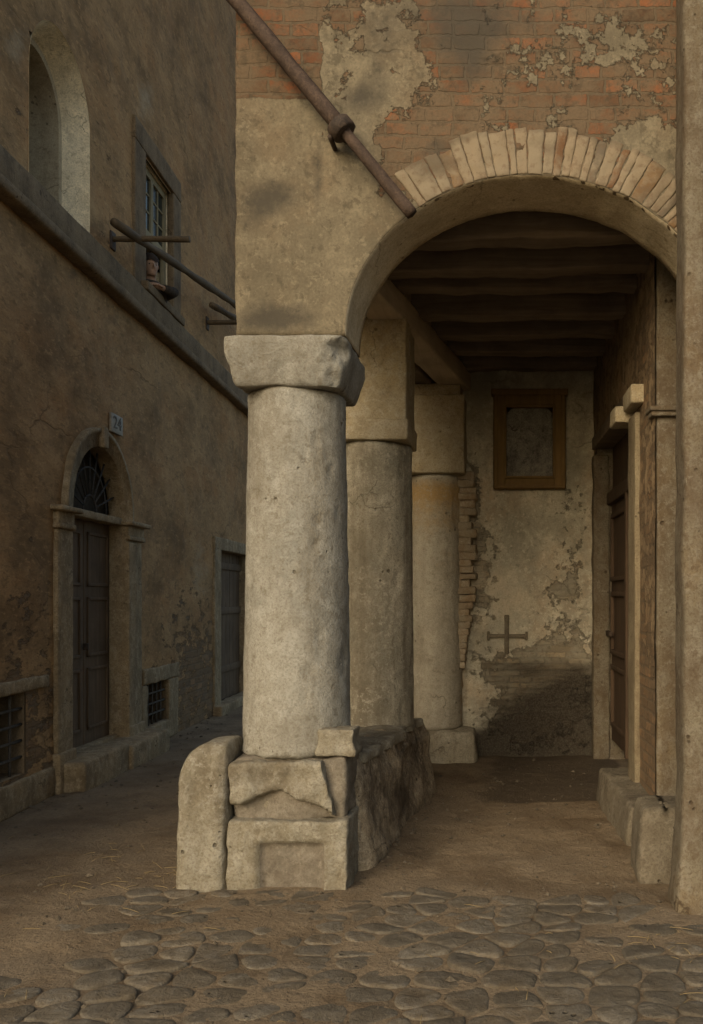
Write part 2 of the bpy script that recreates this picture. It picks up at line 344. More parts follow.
def ground_mat():
    n = NT('earth_ground')
    big = n.noise(0.7, 8, 0.62); mid = n.noise(4.5, 9, 0.66, dist=0.4); fine = n.noise(55, 5, 0.65)
    c = n.mix(n.ramp(big, [(0.36, 0.0), (0.64, 1.0)]), (0.25, 0.186, 0.115), (0.19, 0.142, 0.09))
    c = n.mix(n.ramp(mid, [(0.48, 0.0), (0.72, 0.7)]), c, (0.265, 0.205, 0.135))
    st = n.noise(1.9, 9, 0.7, vec=n.map((1, 1, 1), (3, 8, 2)))
    c = n.mix(n.ramp(st, [(0.46, 0.0), (0.64, 0.75)]), c, (0.115, 0.076, 0.041))
    dk = n.math('ADD', n.attr('shade_dirt'), n.math('MULTIPLY', n.math('SUBTRACT', n.noise(3.0, 9, 0.72), 0.5), 1.0))  # mask for painted shade and for darker earth
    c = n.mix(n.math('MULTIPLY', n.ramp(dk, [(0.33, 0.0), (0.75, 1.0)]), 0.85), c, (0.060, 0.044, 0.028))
    c = n.mix(n.ramp(fine, [(0.34, 0.5), (0.55, 0.0)]), c, (0.09, 0.066, 0.042))
    peb = n.ramp(n.math('ADD', n.voro(34), n.math('MULTIPLY', n.noise(8), 0.5)), [(0.30, 1.0), (0.42, 0.0)])
    c = n.mix(n.math('MULTIPLY', peb, 0.5), c, (0.28, 0.235, 0.175))
    h = n.math('ADD', n.math('ADD', n.math('MULTIPLY', mid, 1.5), n.math('MULTIPLY', fine, 0.4)), n.math('MULTIPLY', peb, 0.5))
    return n.out(c, n.bump(h, 1.0, 0.03), 0.95)
EARTH = ground_mat()
def flat(name, c, rough=0.6, var=0.25, scale=20):
    n = NT(name); k = n.noise(scale, 5)
    return n.out(n.mix(n.ramp(k, [(0.3, 0.0), (0.7, 1.0)]), tuple(x * (1 - var) for x in c), tuple(x * (1 + var) for x in c)), n.bump(k, 0.15, 0.004), rough)
PLAQUE = flat('plaque_marble', (0.26, 0.23, 0.18), 0.6); INK = flat('dark_paint', (0.02, 0.018, 0.016)); FADED = flat('faded_number_paint', (0.085, 0.072, 0.056))
PAINT = aged('faded_painting', (0.162, 0.149, 0.123), (0.212, 0.196, 0.162), 4, dark=(0.030, 0.025, 0.022), dark_amt=0.7, bstr=0.2, rough=0.6)
SKIN = flat('skin', (0.36, 0.22, 0.14), 0.55, 0.1); HAIR = flat('dark_hair', (0.030, 0.019, 0.012), 0.9, 0.4, 60)
CLOTH = flat('dark_cloth', (0.05, 0.038, 0.028), 0.9, 0.4, 30); STRAW = flat('straw', (0.24, 0.175, 0.085), 0.8)
GLASS = NT('window_glass'); GLASS.b.inputs['Base Color'].default_value = (0.03, 0.035, 0.03, 1); GLASS.b.inputs['Roughness'].default_value = 0.15
GLASS.b.inputs['Specular IOR Level'].default_value = 0.15; GLASS = GLASS.m
n_ = NT('arch_brick'); rnd = n_.geo.outputs['Random Per Island']
c_ = n_.ramp(rnd, [(0.0, (0.229, 0.179, 0.117)), (0.42, (0.192, 0.150, 0.099)), (0.60, (0.161, 0.098, 0.048)), (0.72, (0.218, 0.177, 0.120)), (0.86, (0.140, 0.074, 0.036)), (0.94, (0.125, 0.100, 0.071))], 'CONSTANT')
m_ = n_.noise(9, 8, 0.68)
c_ = n_.mix(n_.ramp(m_, [(0.44, 0.0), (0.62, 0.85)]), c_, (0.224, 0.182, 0.123)); c_ = n_.mix(n_.ramp(n_.noise(5, 8, 0.7), [(0.54, 0), (0.72, 0.6)]), c_, (0.088, 0.060, 0.038))
sk_ = n_.math('ADD', n_.attr('stain'), n_.math('MULTIPLY', n_.math('SUBTRACT', n_.noise(6, 9, 0.72), 0.5), 1.4))
c_ = n_.mix(n_.ramp(sk_, [(0.18, 0.0), (0.62, 0.85)]), c_, (0.113, 0.089, 0.060))
c_ = n_.mix(n_.ramp(n_.noise(24, 6, 0.7), [(0.52, 0.0), (0.62, 0.6)]), c_, (0.143, 0.098, 0.062))
VOUS = n_.out(c_, n_.bump(m_, 0.7, 0.012), 0.92)
EDGE = aged('broken_brick_edge', (0.40, 0.34, 0.24), (0.34, 0.27, 0.175), 4.0, dark=(0.27, 0.16, 0.075), dark_amt=0.7, light=(0.46, 0.41, 0.32), bstr=0.9, island=0.45, pits=False)
del n_, c_, m_, rnd

# ================================================================== ground
def grid_lines(a, b, step): n = max(1, int(round((b - a) / step))); return [a + (b - a) * i / n for i in range(n + 1)]
xs = [-400, -120, -40, -15, -8] + grid_lines(-5.5, 2.5, 0.07) + [5, 12, 40, 120, 400]
ys = [-400, -120, -40, -12, -4] + grid_lines(0.5, 10.5, 0.07) + grid_lines(10.8, 17, 0.3) + [22, 40, 120, 400, 900]
bm = bmesh.new(); G = []
def ground_z(x, y):
    f = 1.0 if (-6 < x < 3 and 0 < y < 17) else 0.0
    return f * (0.016 * fb(Vector((x * 1.1, y * 1.1, 3.3))) + 0.010 * fb(Vector((x * 5, y * 5, 1.3))))
for y in ys: G.append([bm.verts.new((x, y, ground_z(x, y))) for x in xs])
for j in range(len(ys) - 1):
    for i in range(len(xs) - 1): bm.faces.new((G[j][i], G[j][i + 1], G[j + 1][i + 1], G[j + 1][i]))
vals = []
for v in bm.verts:
    x, y = v.co.x, v.co.y
    d = srect(x, y, -1.2, 7.12 + 0.05 * noise.noise(Vector((x * 3, 1, 1))), 0.95, 9.6, 0.06) * (0.35 + 0.65 * sstep(-0.55, 0.1, x))                      # shade on the rear portico floor, painted into the earth colour
    d += 0.55 * math.exp(-((x + 0.62) / 0.25) ** 2 - ((y - 5.8) / 0.8) ** 2)  # shadow of the low wall, painted on the floor beside it
    d += 0.45 * math.exp(-((x + 3.75) / 0.30) ** 2 ) * (1 if 3 < y < 15 else 0)  # darker earth along the foot of the street wall
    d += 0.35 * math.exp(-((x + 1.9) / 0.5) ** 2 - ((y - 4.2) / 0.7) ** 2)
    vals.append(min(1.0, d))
g = obj('ground', bm, EARTH); tag(g, kind='structure'); set_attr(g, 'shade_dirt', vals)

# cobbles: one paved sheet of worn, uneven stones
def clip(poly, p, nrm):
    out = []
    for i in range(len(poly)):
        a, b = poly[i], poly[(i + 1) % len(poly)]; da = (a - p).dot(nrm); db = (b - p).dot(nrm)
        if da <= 0: out.append(a)
        if da * db < 0: out.append(a.lerp(b, da / (da - db)))
    return out
rc = random.Random(11); pts = []; yy = 1.6; row = 0
while yy < 5.15:
    xx = -3.4 + (0.13 if row % 2 else 0) + rc.uniform(-0.05, 0.05)
    while xx < 2.3:
        pts.append(Vector((xx + rc.uniform(-0.05, 0.05), yy + rc.uniform(-0.045, 0.045)))); xx += rc.uniform(0.16, 0.27)
    yy += rc.uniform(0.115, 0.165); row += 1
bm = bmesh.new()
for i, p in enumerate(pts):
    left = -1.85 + 0.30 * noise.noise(Vector((p.y * 1.7, 5.5, 0)))
    edge = 4.96 + 0.12 * noise.noise(Vector((p.x * 1.9, 2.2, 0)))
    if p.x > -0.3: edge -= 0.05 + 0.18 * sstep(0.2, 0.9, p.x)
    if p.y > edge: continue
    if p.x < left and rc.random() < sstep(0.0, 0.6, left - p.x) * 1.2: continue
    if rc.random() < 0.015 + 0.28 * sstep(0.25, 0.0, edge - p.y): continue
    if p.x > 0.70 and p.y > 4.45: continue
    if rc.random() < 0.35 * math.exp(-((p.x - 0.62) / 0.3) ** 2 - ((p.y - 3.95) / 0.3) ** 2): continue
    poly = [p + Vector(v) for v in ((-0.3, -0.3), (0.3, -0.3), (0.3, 0.3), (-0.3, 0.3))]
    for q in pts:
        if q is p or (q - p).length > 0.6: continue
        poly = clip(poly, (p + q) / 2, (q - p))
        if len(poly) < 3: break
    if len(poly) < 3: continue
    c = sum(poly, Vector((0, 0))) / len(poly)
    poly = [c + (v - c) * rc.uniform(0.93, 0.985) for v in poly]
    for _ in range(3):
        nw = []
        for k in range(len(poly)):
            a, b = poly[k], poly[(k + 1) % len(poly)]; nw += [a.lerp(b, 0.25), a.lerp(b, 0.75)]
        poly = nw
    H = rc.uniform(0.006, 0.014) * (0.7 + 0.3 * sstep(5.0, 4.2, p.y)); tx, ty = rc.uniform(-0.06, 0.06), rc.uniform(-0.07, 0.05); prev = None
    for (s, hh) in ((1.0, -0.03), (0.985, 0.25), (0.93, 0.62), (0.80, 0.86), (0.55, 0.98), (0.25, 1.0)):
        ring = []
        for v in poly:
            w = c + (v - c) * s; dz = tx * (w.x - c.x) + ty * (w.y - c.y)
            z = (hh * H if hh > 0 else hh) + (dz if hh > 0 else 0) + 0.006 * fb(Vector((w.x * 9, w.y * 9, i)))
            ring.append(bm.verts.new((w.x, w.y, z)))
        if prev:
            for k in range(len(ring)): bm.faces.new((prev[k], prev[(k + 1) % len(ring)], ring[(k + 1) % len(ring)], ring[k]))
        prev = ring
    bm.faces.new(prev)
tag(obj('cobbled_pavement', bm, COB), kind='structure')

# ================================================================== house on the left of the street
K = 0.0723; NX, NY = 1 / math.hypot(1, K), K / math.hypot(1, K)
def XL(s): return -3.72 - K * (s - 6.6)
def LW(s, o, z): return Vector((XL(s) + o * NX, s + o * NY, z))          # along the wall, out of the wall, up
def s_at(px): return -3.243 / ((px - VX) / FPX + K)
house = thing('street_house', 'tall brown plastered house along the narrow street with arched doorway and barred cellar windows', 'house', LW(8.3, 0, 0))
def arch_op(s0, s1, z0, zs): return dict(s0=s0, s1=s1, z0=z0, z1=zs, r=(s1 - s0) / 2)
def rect_op(s0, s1, z0, z1): return dict(s0=s0, s1=s1, z0=z0, z1=z1, r=0)
NICHE = arch_op(6.98, 8.14, 4.6, 5.68)
DOOR = arch_op(7.72, 8.96, 0.10, 2.34)
WIN = rect_op(9.55, 10.50, 4.86, 6.22)
CEL1 = rect_op(6.05, 6.93, 0.27, 0.88)
CEL2 = rect_op(9.66, 10.36, 0.22, 0.67)
FARD = rect_op(12.65, 14.35, 0.12, 2.25)
OPS = [NICHE, DOOR, WIN, CEL1, CEL2, FARD]
def inside(s, z, o, e=0):
    if s < o['s0'] - e or s > o['s1'] + e or z < o['z0'] - e: return False
    if z <= o['z1'] + (0 if o['r'] else e): return True
    if o['r']: return (s - (o['s0'] + o['s1']) / 2) ** 2 + (z - o['z1']) ** 2 <= (o['r'] + e) ** 2
    return False
def merged(vals, fixed, eps):
    v = [x for x in vals if all(abs(x - f) > eps for f in fixed)] + list(fixed); return sorted(v)
ss = merged(grid_lines(3.4, 15, 0.06) + grid_lines(15.4, 21, 0.4)[1:], [o[k] for o in OPS for k in ('s0', 's1')], 0.03)
zs = merged(grid_lines(-0.05, 7.0, 0.06) + grid_lines(7.1, 11.6, 0.16)[1:], sorted(set(o[k] for o in OPS for k in ('z0', 'z1'))), 0.025)
bm = bmesh.new(); G = []; meta = []
for z in zs:
    rowv = []
    for s in ss:
        s2, z2 = s, z
        for o in OPS:
            if o['r'] and z > o['z1'] - 1e-6:
                c = (o['s0'] + o['s1']) / 2; d = math.hypot(s - c, z - o['z1'])
                if abs(d - o['r']) < 0.042 and d > 0: s2 = c + (s - c) * o['r'] / d; z2 = o['z1'] + (z - o['z1']) * o['r'] / d
        off = 0.018 * fb(Vector((s2 * 0.9, z2 * 0.9, 4.0))) + 0.007 * fb(Vector((s2 * 4, z2 * 4, 9)))
        if any(inside(s2, z2, o, 0.10) for o in OPS): off *= 0.15
        rowv.append(bm.verts.new(LW(s2, off, z2))); meta.append((s2, z2))
    G.append(rowv)
for j in range(len(zs) - 1):
    for i in range(len(ss) - 1):
        q = (G[j][i], G[j][i + 1], G[j + 1][i + 1], G[j + 1][i])
        cs = (ss[i] + ss[i + 1]) / 2; cz = (zs[j] + zs[j + 1]) / 2
        if any(inside(cs, cz, o) for o in OPS): continue
        bm.faces.new(q)
s0, s1, zt = ss[0], ss[-1], zs[-1]
bk = [bm.verts.new(LW(s, -6, z)) for s, z in ((s0, -0.05), (s1, -0.05), (s1, zt), (s0, zt))]; meta += [(s0, 0), (s1, 0), (s1, zt), (s0, zt)]
bm.faces.new(bk)
bm.faces.new([G[j][0] for j in range(len(zs))] + [bk[3], bk[0]]); bm.faces.new([G[j][-1] for j in range(len(zs))] + [bk[2], bk[1]])
bm.faces.new([v for v in G[-1]] + [bk[2], bk[3]])
brk, stn, pal = [], [], []
for (s, z) in meta:
    px = VX + FPX * XL(s) / s; py = VY - FPX * (z - EYE) / s
    b = 0.40 * sstep(1.5, 0.1, z) + 0.10
    b += blobs(px, py, [(30, 600, 40, 60, 0.28), (20, 690, 40, 40, 0.30), (195, 660, 25, 60, 0.30), (180, 610, 40, 40, 0.18), (105, 190, 12, 60, 0.2), (20, 130, 20, 40, 0.2)])
    t = blobs(px, py, [(100, 30, 30, 60, 0.35), (170, 40, 50, 40, 0.30), (60, 330, 80, 70, 0.22), (115, 320, 10, 10, 0.6), (72, 275, 8, 8, 0.5), (180, 460, 50, 60, 0.25), (30, 480, 30, 60, 0.2)]) + 0.25 * sstep(0.45, 0.0, z)
    w = blobs(px, py, [(15, 45, 20, 30, 0.55), (145, 100, 14, 30, 0.55), (90, 300, 60, 60, 0.16), (150, 350, 30, 30, 0.25), (215, 300, 20, 30, 0.2), (160, 590, 40, 30, 0.15), (200, 570, 14, 60, 0.45)])
    brk.append(b); stn.append(t); pal.append(w)
w = obj('wall', bm, LEFTM, house)
set_attr(w, 'brick', brk); set_attr(w, 'stain', stn); set_attr(w, 'pale', pal)
# string course
bm = bmesh.new()
stone(bm, (3.4, -0.05, 4.52), (21, 0.085, 4.76), r=0.012, amp=0.008, freq=3, res=0.12, fn=LW)
stone(bm, (3.4, -0.05, 4.435), (21, 0.13, 4.535), r=0.04, amp=0.008, freq=3, res=0.12, fn=LW)
obj('string_course', bm, DULL, house)
# --- arched niche: two stepped reveals and a blind back
def arched_strip(bm, op, o0, o1, inset0, inset1, th=None, n=28, z0=None):
    """ruled reveal from opening inset0 at depth o0 to inset1 at depth o1"""
    def path(ins, o):
        r = op['r'] - ins; c = (op['s0'] + op['s1']) / 2; zb = z0 if z0 is not None else op['z0']
        P = [LW(c - r, o, zb + (op['z1'] - zb) * k / 10) for k in range(10)]
        P += [LW(c - r * math.cos(math.pi * k / n), o, op['z1'] + r * math.sin(math.pi * k / n)) for k in range(n + 1)]
        P += [LW(c + r, o, op['z1'] - (op['z1'] - zb) * k / 10) for k in range(1, 11)]
        return [bm.verts.new(v) for v in P]
    A = path(inset0, o0); B = path(inset1, o1)
    for i in range(len(A) - 1): bm.faces.new((A[i], A[i + 1], B[i + 1], B[i]))
def arched_fill(bm, op, o, ins, n=28, z0=None):
    r = op['r'] - ins; c = (op['s0'] + op['s1']) / 2; zb = z0 if z0 is not None else op['z0']
    P = [LW(c - r, o, zb)] + [LW(c - r * math.cos(math.pi * k / n), o, op['z1'] + r * math.sin(math.pi * k / n)) for k in range(n + 1)] + [LW(c + r, o, zb)]
    bm.faces.new([bm.verts.new(v) for v in P])
nz = 4.6
bm = bmesh.new()
arched_strip(bm, NICHE, 0.004, -0.20, -0.004, 0.09, z0=nz)
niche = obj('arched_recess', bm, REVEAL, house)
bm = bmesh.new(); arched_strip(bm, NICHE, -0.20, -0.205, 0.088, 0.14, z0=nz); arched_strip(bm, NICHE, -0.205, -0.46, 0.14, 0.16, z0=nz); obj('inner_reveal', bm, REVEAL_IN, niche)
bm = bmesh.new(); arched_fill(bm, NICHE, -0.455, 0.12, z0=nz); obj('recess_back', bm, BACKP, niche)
bm = bmesh.new(); stone(bm, (NICHE['s0'] - 0.02, -0.5, nz - 0.1), (NICHE['s1'] + 0.02, -0.005, nz + 0.02), fn=LW); obj('ledge', bm, DULL, niche)
# --- window with the stone frame
def lbox(name, lo, hi, mat, parent, **k): return block(name, lo, hi, mat, parent, fn=LW, **k)
bm = bmesh.new()
stone(bm, (9.22, -0.04, 4.77), (9.56, 0.03, 6.24), r=0.012, fn=LW); stone(bm, (10.49, -0.04, 4.77), (10.78, 0.03, 6.24), r=0.012, fn=LW)
stone(bm, (9.22, -0.04, 6.24), (10.78, 0.035, 6.47), r=0.012, fn=LW)
wf = obj('window', bm, DULL, house)
lbox('window_sill', (9.40, -0.25, 4.765), (10.70, 0.10, 4.86), DULL, wf, r=0.015)
bm = bmesh.new()
stone(bm, (9.44, -0.6, 4.85), (9.55, -0.045, 6.24), r=0.005, amp=0.002, fn=LW); stone(bm, (10.50, -0.6, 4.85), (10.62, -0.045, 6.24), r=0.005, amp=0.002, fn=LW)
stone(bm, (9.44, -0.6, 6.225), (10.62, -0.045, 6.33), r=0.005, amp=0.002, fn=LW)
obj('reveal', bm, REVEAL, wf)
bm = bmesh.new(); stone(bm, (9.0, -2.2, 3.8), (11.0, -2.1, 6.6), fn=LW)
stone(bm, (8.9, -2.2, 3.8), (9.0, -0.55, 6.6), fn=LW); stone(bm, (11.0, -2.2, 3.8), (11.1, -0.55, 6.6), fn=LW); stone(bm, (8.9, -2.2, 6.5), (11.1, -0.55, 6.6), fn=LW); stone(bm, (8.9, -2.2, 3.8), (11.1, -0.55, 3.9), fn=LW)
obj('room', bm, BACKP, wf)
bm = bmesh.new(); o0, o1 = -0.11, -0.06
for (a, b, c, d) in ((9.56, 9.63, 5.5, 6.22), (10.43, 10.5, 4.87, 6.22), (9.98, 10.07, 5.5, 6.22), (9.56, 10.5, 6.14, 6.225), (9.56, 10.5, 5.47, 5.56)):
    stone(bm, (a, o0, c), (b, o1, d), r=0.006, amp=0.001, fn=LW)
sash = obj('sash', bm, SASH, wf)
bm = bmesh.new()
for (a, b) in ((9.78, 9.805), (10.24, 10.265)): stone(bm, (a, -0.10, 5.55), (b, -0.07, 6.15), r=0.004, amp=0, fn=LW)
for z in (5.76, 5.95): stone(bm, (9.62, -0.098, z), (10.44, -0.072, z + 0.022), r=0.004, amp=0, fn=LW)
obj('glazing_bar', bm, SASH, sash)
bm = bmesh.new(); stone(bm, (9.6, -0.09, 5.52), (10.46, -0.082, 6.18), r=0.002, amp=0, fn=LW); obj('pane', bm, GLASS, sash)
bm = bmesh.new(); stone(bm, (10.36, -0.46, 4.88), (10.41, -0.18, 5.48), r=0.008, fn=LW)
for z in (4.95, 5.22): stone(bm, (10.345, -0.43, z), (10.36, -0.21, z + 0.2), r=0.006, amp=0.001, fn=LW)
obj('open_casement', bm, SASH, wf)
# --- arched doorway
bm = bmesh.new(); arched_strip(bm, DOOR, 0.03, -0.13, -0.003, -0.003, z0=0.1); arched_strip(bm, DOOR, -0.12, -0.15, 0.0, -0.1, z0=0.1)
door = obj('doorway', bm, SOFT, house)
for (a, b) in ((7.38, 7.715), (8.965, 9.44)):
    bm = bmesh.new()
    stone(bm, (a + 0.03, -0.03, 0.30), (b if a < 8 else b - 0.03, 0.035, 2.16), r=0.012, amp=0.005, fn=LW)
    if a > 8: stone(bm, (a + 0.0, -0.03, 0.30), (a + 0.25, 0.06, 2.14), r=0.012, amp=0.005, fn=LW)
    stone(bm, (a, -0.03, -0.05), (b, 0.065, 0.33), r=0.015, amp=0.006, fn=LW)
    p = obj('pilaster', bm, SOFT, door)
    bm = bmesh.new()
    stone(bm, (a - 0.0, -0.03, 2.16), (b + 0.0, 0.065, 2.205), r=0.015, amp=0.003, fn=LW); stone(bm, (a + 0.01, -0.03, 2.20), (b - 0.01, 0.05, 2.305), r=0.01, amp=0.003, fn=LW)
    stone(bm, (a - 0.05, -0.03, 2.30), (b + 0.05, 0.11, 2.345), r=0.02, amp=0.004, fn=LW)
    obj('impost', bm, SOFT, p)
# archivolt
bm = bmesh.new(); n = 36; c = (DOOR['s0'] + DOOR['s1']) / 2; rr = DOOR['r']
prof = [(-0.002, -0.02), (-0.002, 0.03), (0.12, 0.034), (0.125, 0.052), (0.165, 0.055), (0.17, -0.02)]
rings = [[bm.verts.new(LW(c - (rr + d) * math.cos(math.pi * k / n), o + 0.004 * fb(Vector((k * 0.4, d * 9, 2))), 2.346 + (rr + d) * math.sin(math.pi * k / n))) for (d, o) in prof] for k in range(n + 1)]
for k in range(n):
    for j in range(len(prof) - 1): bm.faces.new((rings[k][j], rings[k][j + 1], rings[k + 1][j + 1], rings[k + 1][j]))
obj('archivolt', bm, SOFT, door)
lbox('keystone', (c - 0.06, -0.02, 2.346 + rr - 0.01), (c + 0.06, 0.075, 2.346 + rr + 0.185), SOFT, door, r=0.015)
bm = bmesh.new()
for (a, b) in ((7.70, 8.335), (8.345, 8.98)):
    stone(bm, (a, -0.19, 0.24), (b, -0.13, 2.30), r=0.006, amp=0.003, fn=LW)
    for (z0, z1) in ((0.38, 0.95), (1.05, 1.60), (1.70, 2.20)):
        for (lo, hi) in (((a + 0.07, -0.14, z0), (a + 0.105, -0.115, z1)), ((b - 0.105, -0.14, z0), (b - 0.07, -0.115, z1)), ((a + 0.07, -0.14, z0), (b - 0.07, -0.115, z0 + 0.03)), ((a + 0.07, -0.14, z1 - 0.03), (b - 0.07, -0.115, z1))):
            stone(bm, lo, hi, r=0.005, amp=0, fn=LW)
leaf = obj('door_leaf', bm, DOORW, door)
lbox('door_handle', (8.29, -0.12, 1.12), (8.32, -0.07, 1.18), IRON, leaf, r=0.008, amp=0)
lbox('transom', (7.70, -0.15, 2.30), (8.98, 0.0, 2.37), SOFT, door, r=0.012)
bm = bmesh.new(); arched_fill(bm, DOOR, -0.17, -0.05, z0=2.3)
lun = obj('lunette_glass', bm, BACKP, door)
bm = bmesh.new(); zc = 2.38
for k in range(1, 10):
    a = math.pi * k / 10; tube(bm, [LW(c - r_ * math.cos(a), -0.075, zc + r_ * math.sin(a)) for r_ in (0.15, 0.36, 0.61)], 0.009, 6)
for r_ in (0.15, 0.40): tube(bm, [LW(c - r_ * math.cos(math.pi * k / 20), -0.075, zc + r_ * math.sin(math.pi * k / 20)) for k in range(21)], 0.010, 6)
obj('fan_grille', bm, aged('grille_iron', (0.085, 0.08, 0.075), (0.06, 0.055, 0.05), 6, pits=False), door)
bm = bmesh.new()
stone(bm, (7.45, -0.1, -0.05), (8.50, 0.23, 0.245), r=0.03, amp=0.012, fn=LW); stone(bm, (8.47, -0.1, -0.05), (9.62, 0.26, 0.225), r=0.035, amp=0.014, fn=LW)
stone(bm, (7.70, -0.3, 0.08), (8.98, -0.05, 0.255), r=0.01, fn=LW)
obj('doorstep', bm, SOFT, door)
# --- cellar windows
def cellar(op, sur, nb, nh, mat):
    bm = bmesh.new()
    for (lo, hi) in sur: stone(bm, lo, hi, r=0.02, amp=0.010, freq=7, fn=LW)
    cw = obj('cellar_window', bm, mat, house)
    bm = bmesh.new()
    a, b, z0, z1 = op['s0'], op['s1'], op['z0'], op['z1']
    for (lo, hi) in (((a - .06, -.5, z0 - .06), (a, 0, z1 + .06)), ((b, -.5, z0 - .06), (b + .06, 0, z1 + .06)), ((a - .06, -.5, z1), (b + .06, 0, z1 + .07)), ((a - .06, -.5, z0 - .07), (b + .06, 0, z0))):
        lo = (lo[0], lo[1], lo[2]); hi = (hi[0], -0.012, hi[2]); stone(bm, lo, hi, r=0.01, amp=0.006, fn=LW)
    obj('reveal', bm, DULL, cw)
    bm = bmesh.new(); stone(bm, (a - 0.1, -0.56, z0 - 0.1), (b + 0.1, -0.5, z1 + 0.1), fn=LW); obj('dark_inside', bm, INK, cw)
    bm = bmesh.new()
    for k in range(1, nb): tube(bm, line(LW(a + (b - a) * k / nb, -0.035, z0 - 0.01), LW(a + (b - a) * k / nb, -0.035, z1 + 0.01), 4), 0.012, 6)
    for k in range(1, nh): tube(bm, line(LW(a - 0.01, -0.035, z0 + (z1 - z0) * k / nh), LW(b + 0.01, -0.035, z0 + (z1 - z0) * k / nh), 4), 0.012, 6)
    obj('grille', bm, IRON_L, cw); return cw
IRON_L = aged('dusty_iron', (0.10, 0.088, 0.07), (0.075, 0.064, 0.052), 8, pits=False, bstr=0.3)
cellar(CEL1, [((5.9, -0.05, 0.885), (7.28, 0.03, 0.985)), ((5.4, -0.05, 0.0), (7.37, 0.035, 0.24))], 5, 5, SOFT)
cellar(CEL2, [((9.52, -0.05, 0.675), (10.74, 0.025, 0.84)), ((9.47, -0.05, 0.0), (9.655, 0.02, 0.67)), ((10.365, -0.05, 0.0), (10.72, 0.02, 0.67)), ((9.66, -0.05, -0.03), (10.36, 0.025, 0.215))], 5, 4, SOFT)
# --- plain door far down the street
bm = bmesh.new(); stone(bm, (12.3, -0.03, 0.0), (12.65, 0.03, 2.4), r=0.012, fn=LW); stone(bm, (12.3, -0.03, 2.25), (14.7, 0.034, 2.42), r=0.012, fn=LW); stone(bm, (14.35, -0.03, 0.0), (14.7, 0.03, 2.25), r=0.012, fn=LW)
stone(bm, (12.3, -0.1, -0.05), (14.8, 0.12, 0.12), r=0.02, amp=0.01, fn=LW)
fd = obj('street_door', bm, SOFT, house)
bm = bmesh.new()
for k in range(8): stone(bm, (12.62 + k * 0.22, -0.17, 0.1), (12.835 + k * 0.22, -0.12, 2.3), r=0.008, amp=0.003, fn=LW)
for z in (0.5, 1.35, 2.0): stone(bm, (12.66, -0.125, z), (14.34, -0.095, z + 0.1), r=0.008, amp=0.003, fn=LW)
obj('door_leaf', bm, DOORW, fd)
bm = bmesh.new(); stone(bm, (12.6, -0.2, 0.1), (12.652, -0.005, 2.25), r=0.005, amp=0.003, fn=LW); stone(bm, (14.348, -0.2, 0.1), (14.4, -0.005, 2.25), r=0.005, amp=0.003, fn=LW); stone(bm, (12.6, -0.2, 2.248), (14.4, -0.005, 2.3), r=0.005, amp=0.003, fn=LW)
obj('reveal', bm, SOFT, fd)
# --- house number
pl = thing('number_plaque', 'small pale square plaque with house number painted on it, above the arched doorway', 'plaque', LW(8.72, 0.02, 3.24))
lbox('panel', (8.57, 0.012, 3.155), (8.87, 0.035, 3.335), PLAQUE, pl, r=0.006, amp=0.002)
cu = bpy.data.curves.new('number', 'FONT'); cu.body = '24'; cu.size = 0.17; cu.extrude = 0.003; cu.align_x = 'CENTER'; cu.align_y = 'CENTER'
to = bpy.data.objects.new('tmp', cu); COL.objects.link(to); bpy.context.view_layer.update()
me = bpy.data.meshes.new_from_object(to.evaluated_get(bpy.context.evaluated_depsgraph_get())); bpy.data.objects.remove(to)
bm = bmesh.new(); bm.from_mesh(me)
for v in bm.verts: v.co = LW(8.72 + v.co.x * 1.25, 0.0375 + v.co.z, 3.25 + v.co.y)
obj('number', bm, FADED, pl, smooth=False)
# --- pole holders and poles
def bracket(Y, z, ln, label):
    t = thing('pole_bracket', label, 'bracket', LW(Y, 0, z), 'brackets carrying the poles under the window')
    b0 = LW(Y, -0.05, z); e = b0 + Vector((ln + 0.05, 0, 0.0))
    bm = bmesh.new(); tube(bm, line(b0, e, 8), 0.030, 8, 0.25); obj('bar', bm, POLEW, t)
    bm = bmesh.new(); stone(bm, tuple(LW(Y, 0.0, z) + Vector((-0.02, -0.05, -0.1))), tuple(LW(Y, 0.0, z) + Vector((0.02, 0.05, 0.07))), r=0.008); obj('wall_plate', bm, IRON, t)
bracket(8.67, 4.99, 0.74, 'near wooden bar sticking out of the wall below the upper window')
bracket(12.0, 5.20, 0.70, 'far wooden bar sticking out of the wall beside the front column head')
bm = bmesh.new(); a, b = at(114, 222, 8.08), at(236, 305, 12.0); tube(bm, line(a, a.lerp(b, 1.14), 16), 0.040, 9, 0.3, 4)
o = obj('pole', bm, POLEW, loc=a); tag(o, 'long weathered wooden pole lying along the wall across both bars under the window', 'pole')
bm = bmesh.new(); a, b = at(212, 305, 11.75), at(240, 321, 12.9); tube(bm, line(a, a.lerp(b, 1.6), 10), 0.040, 9, 0.3, 4)
o = obj('pole', bm, POLEW, loc=a); tag(o, 'second wooden pole of which only the short near end shows, lying on the far bar', 'pole')

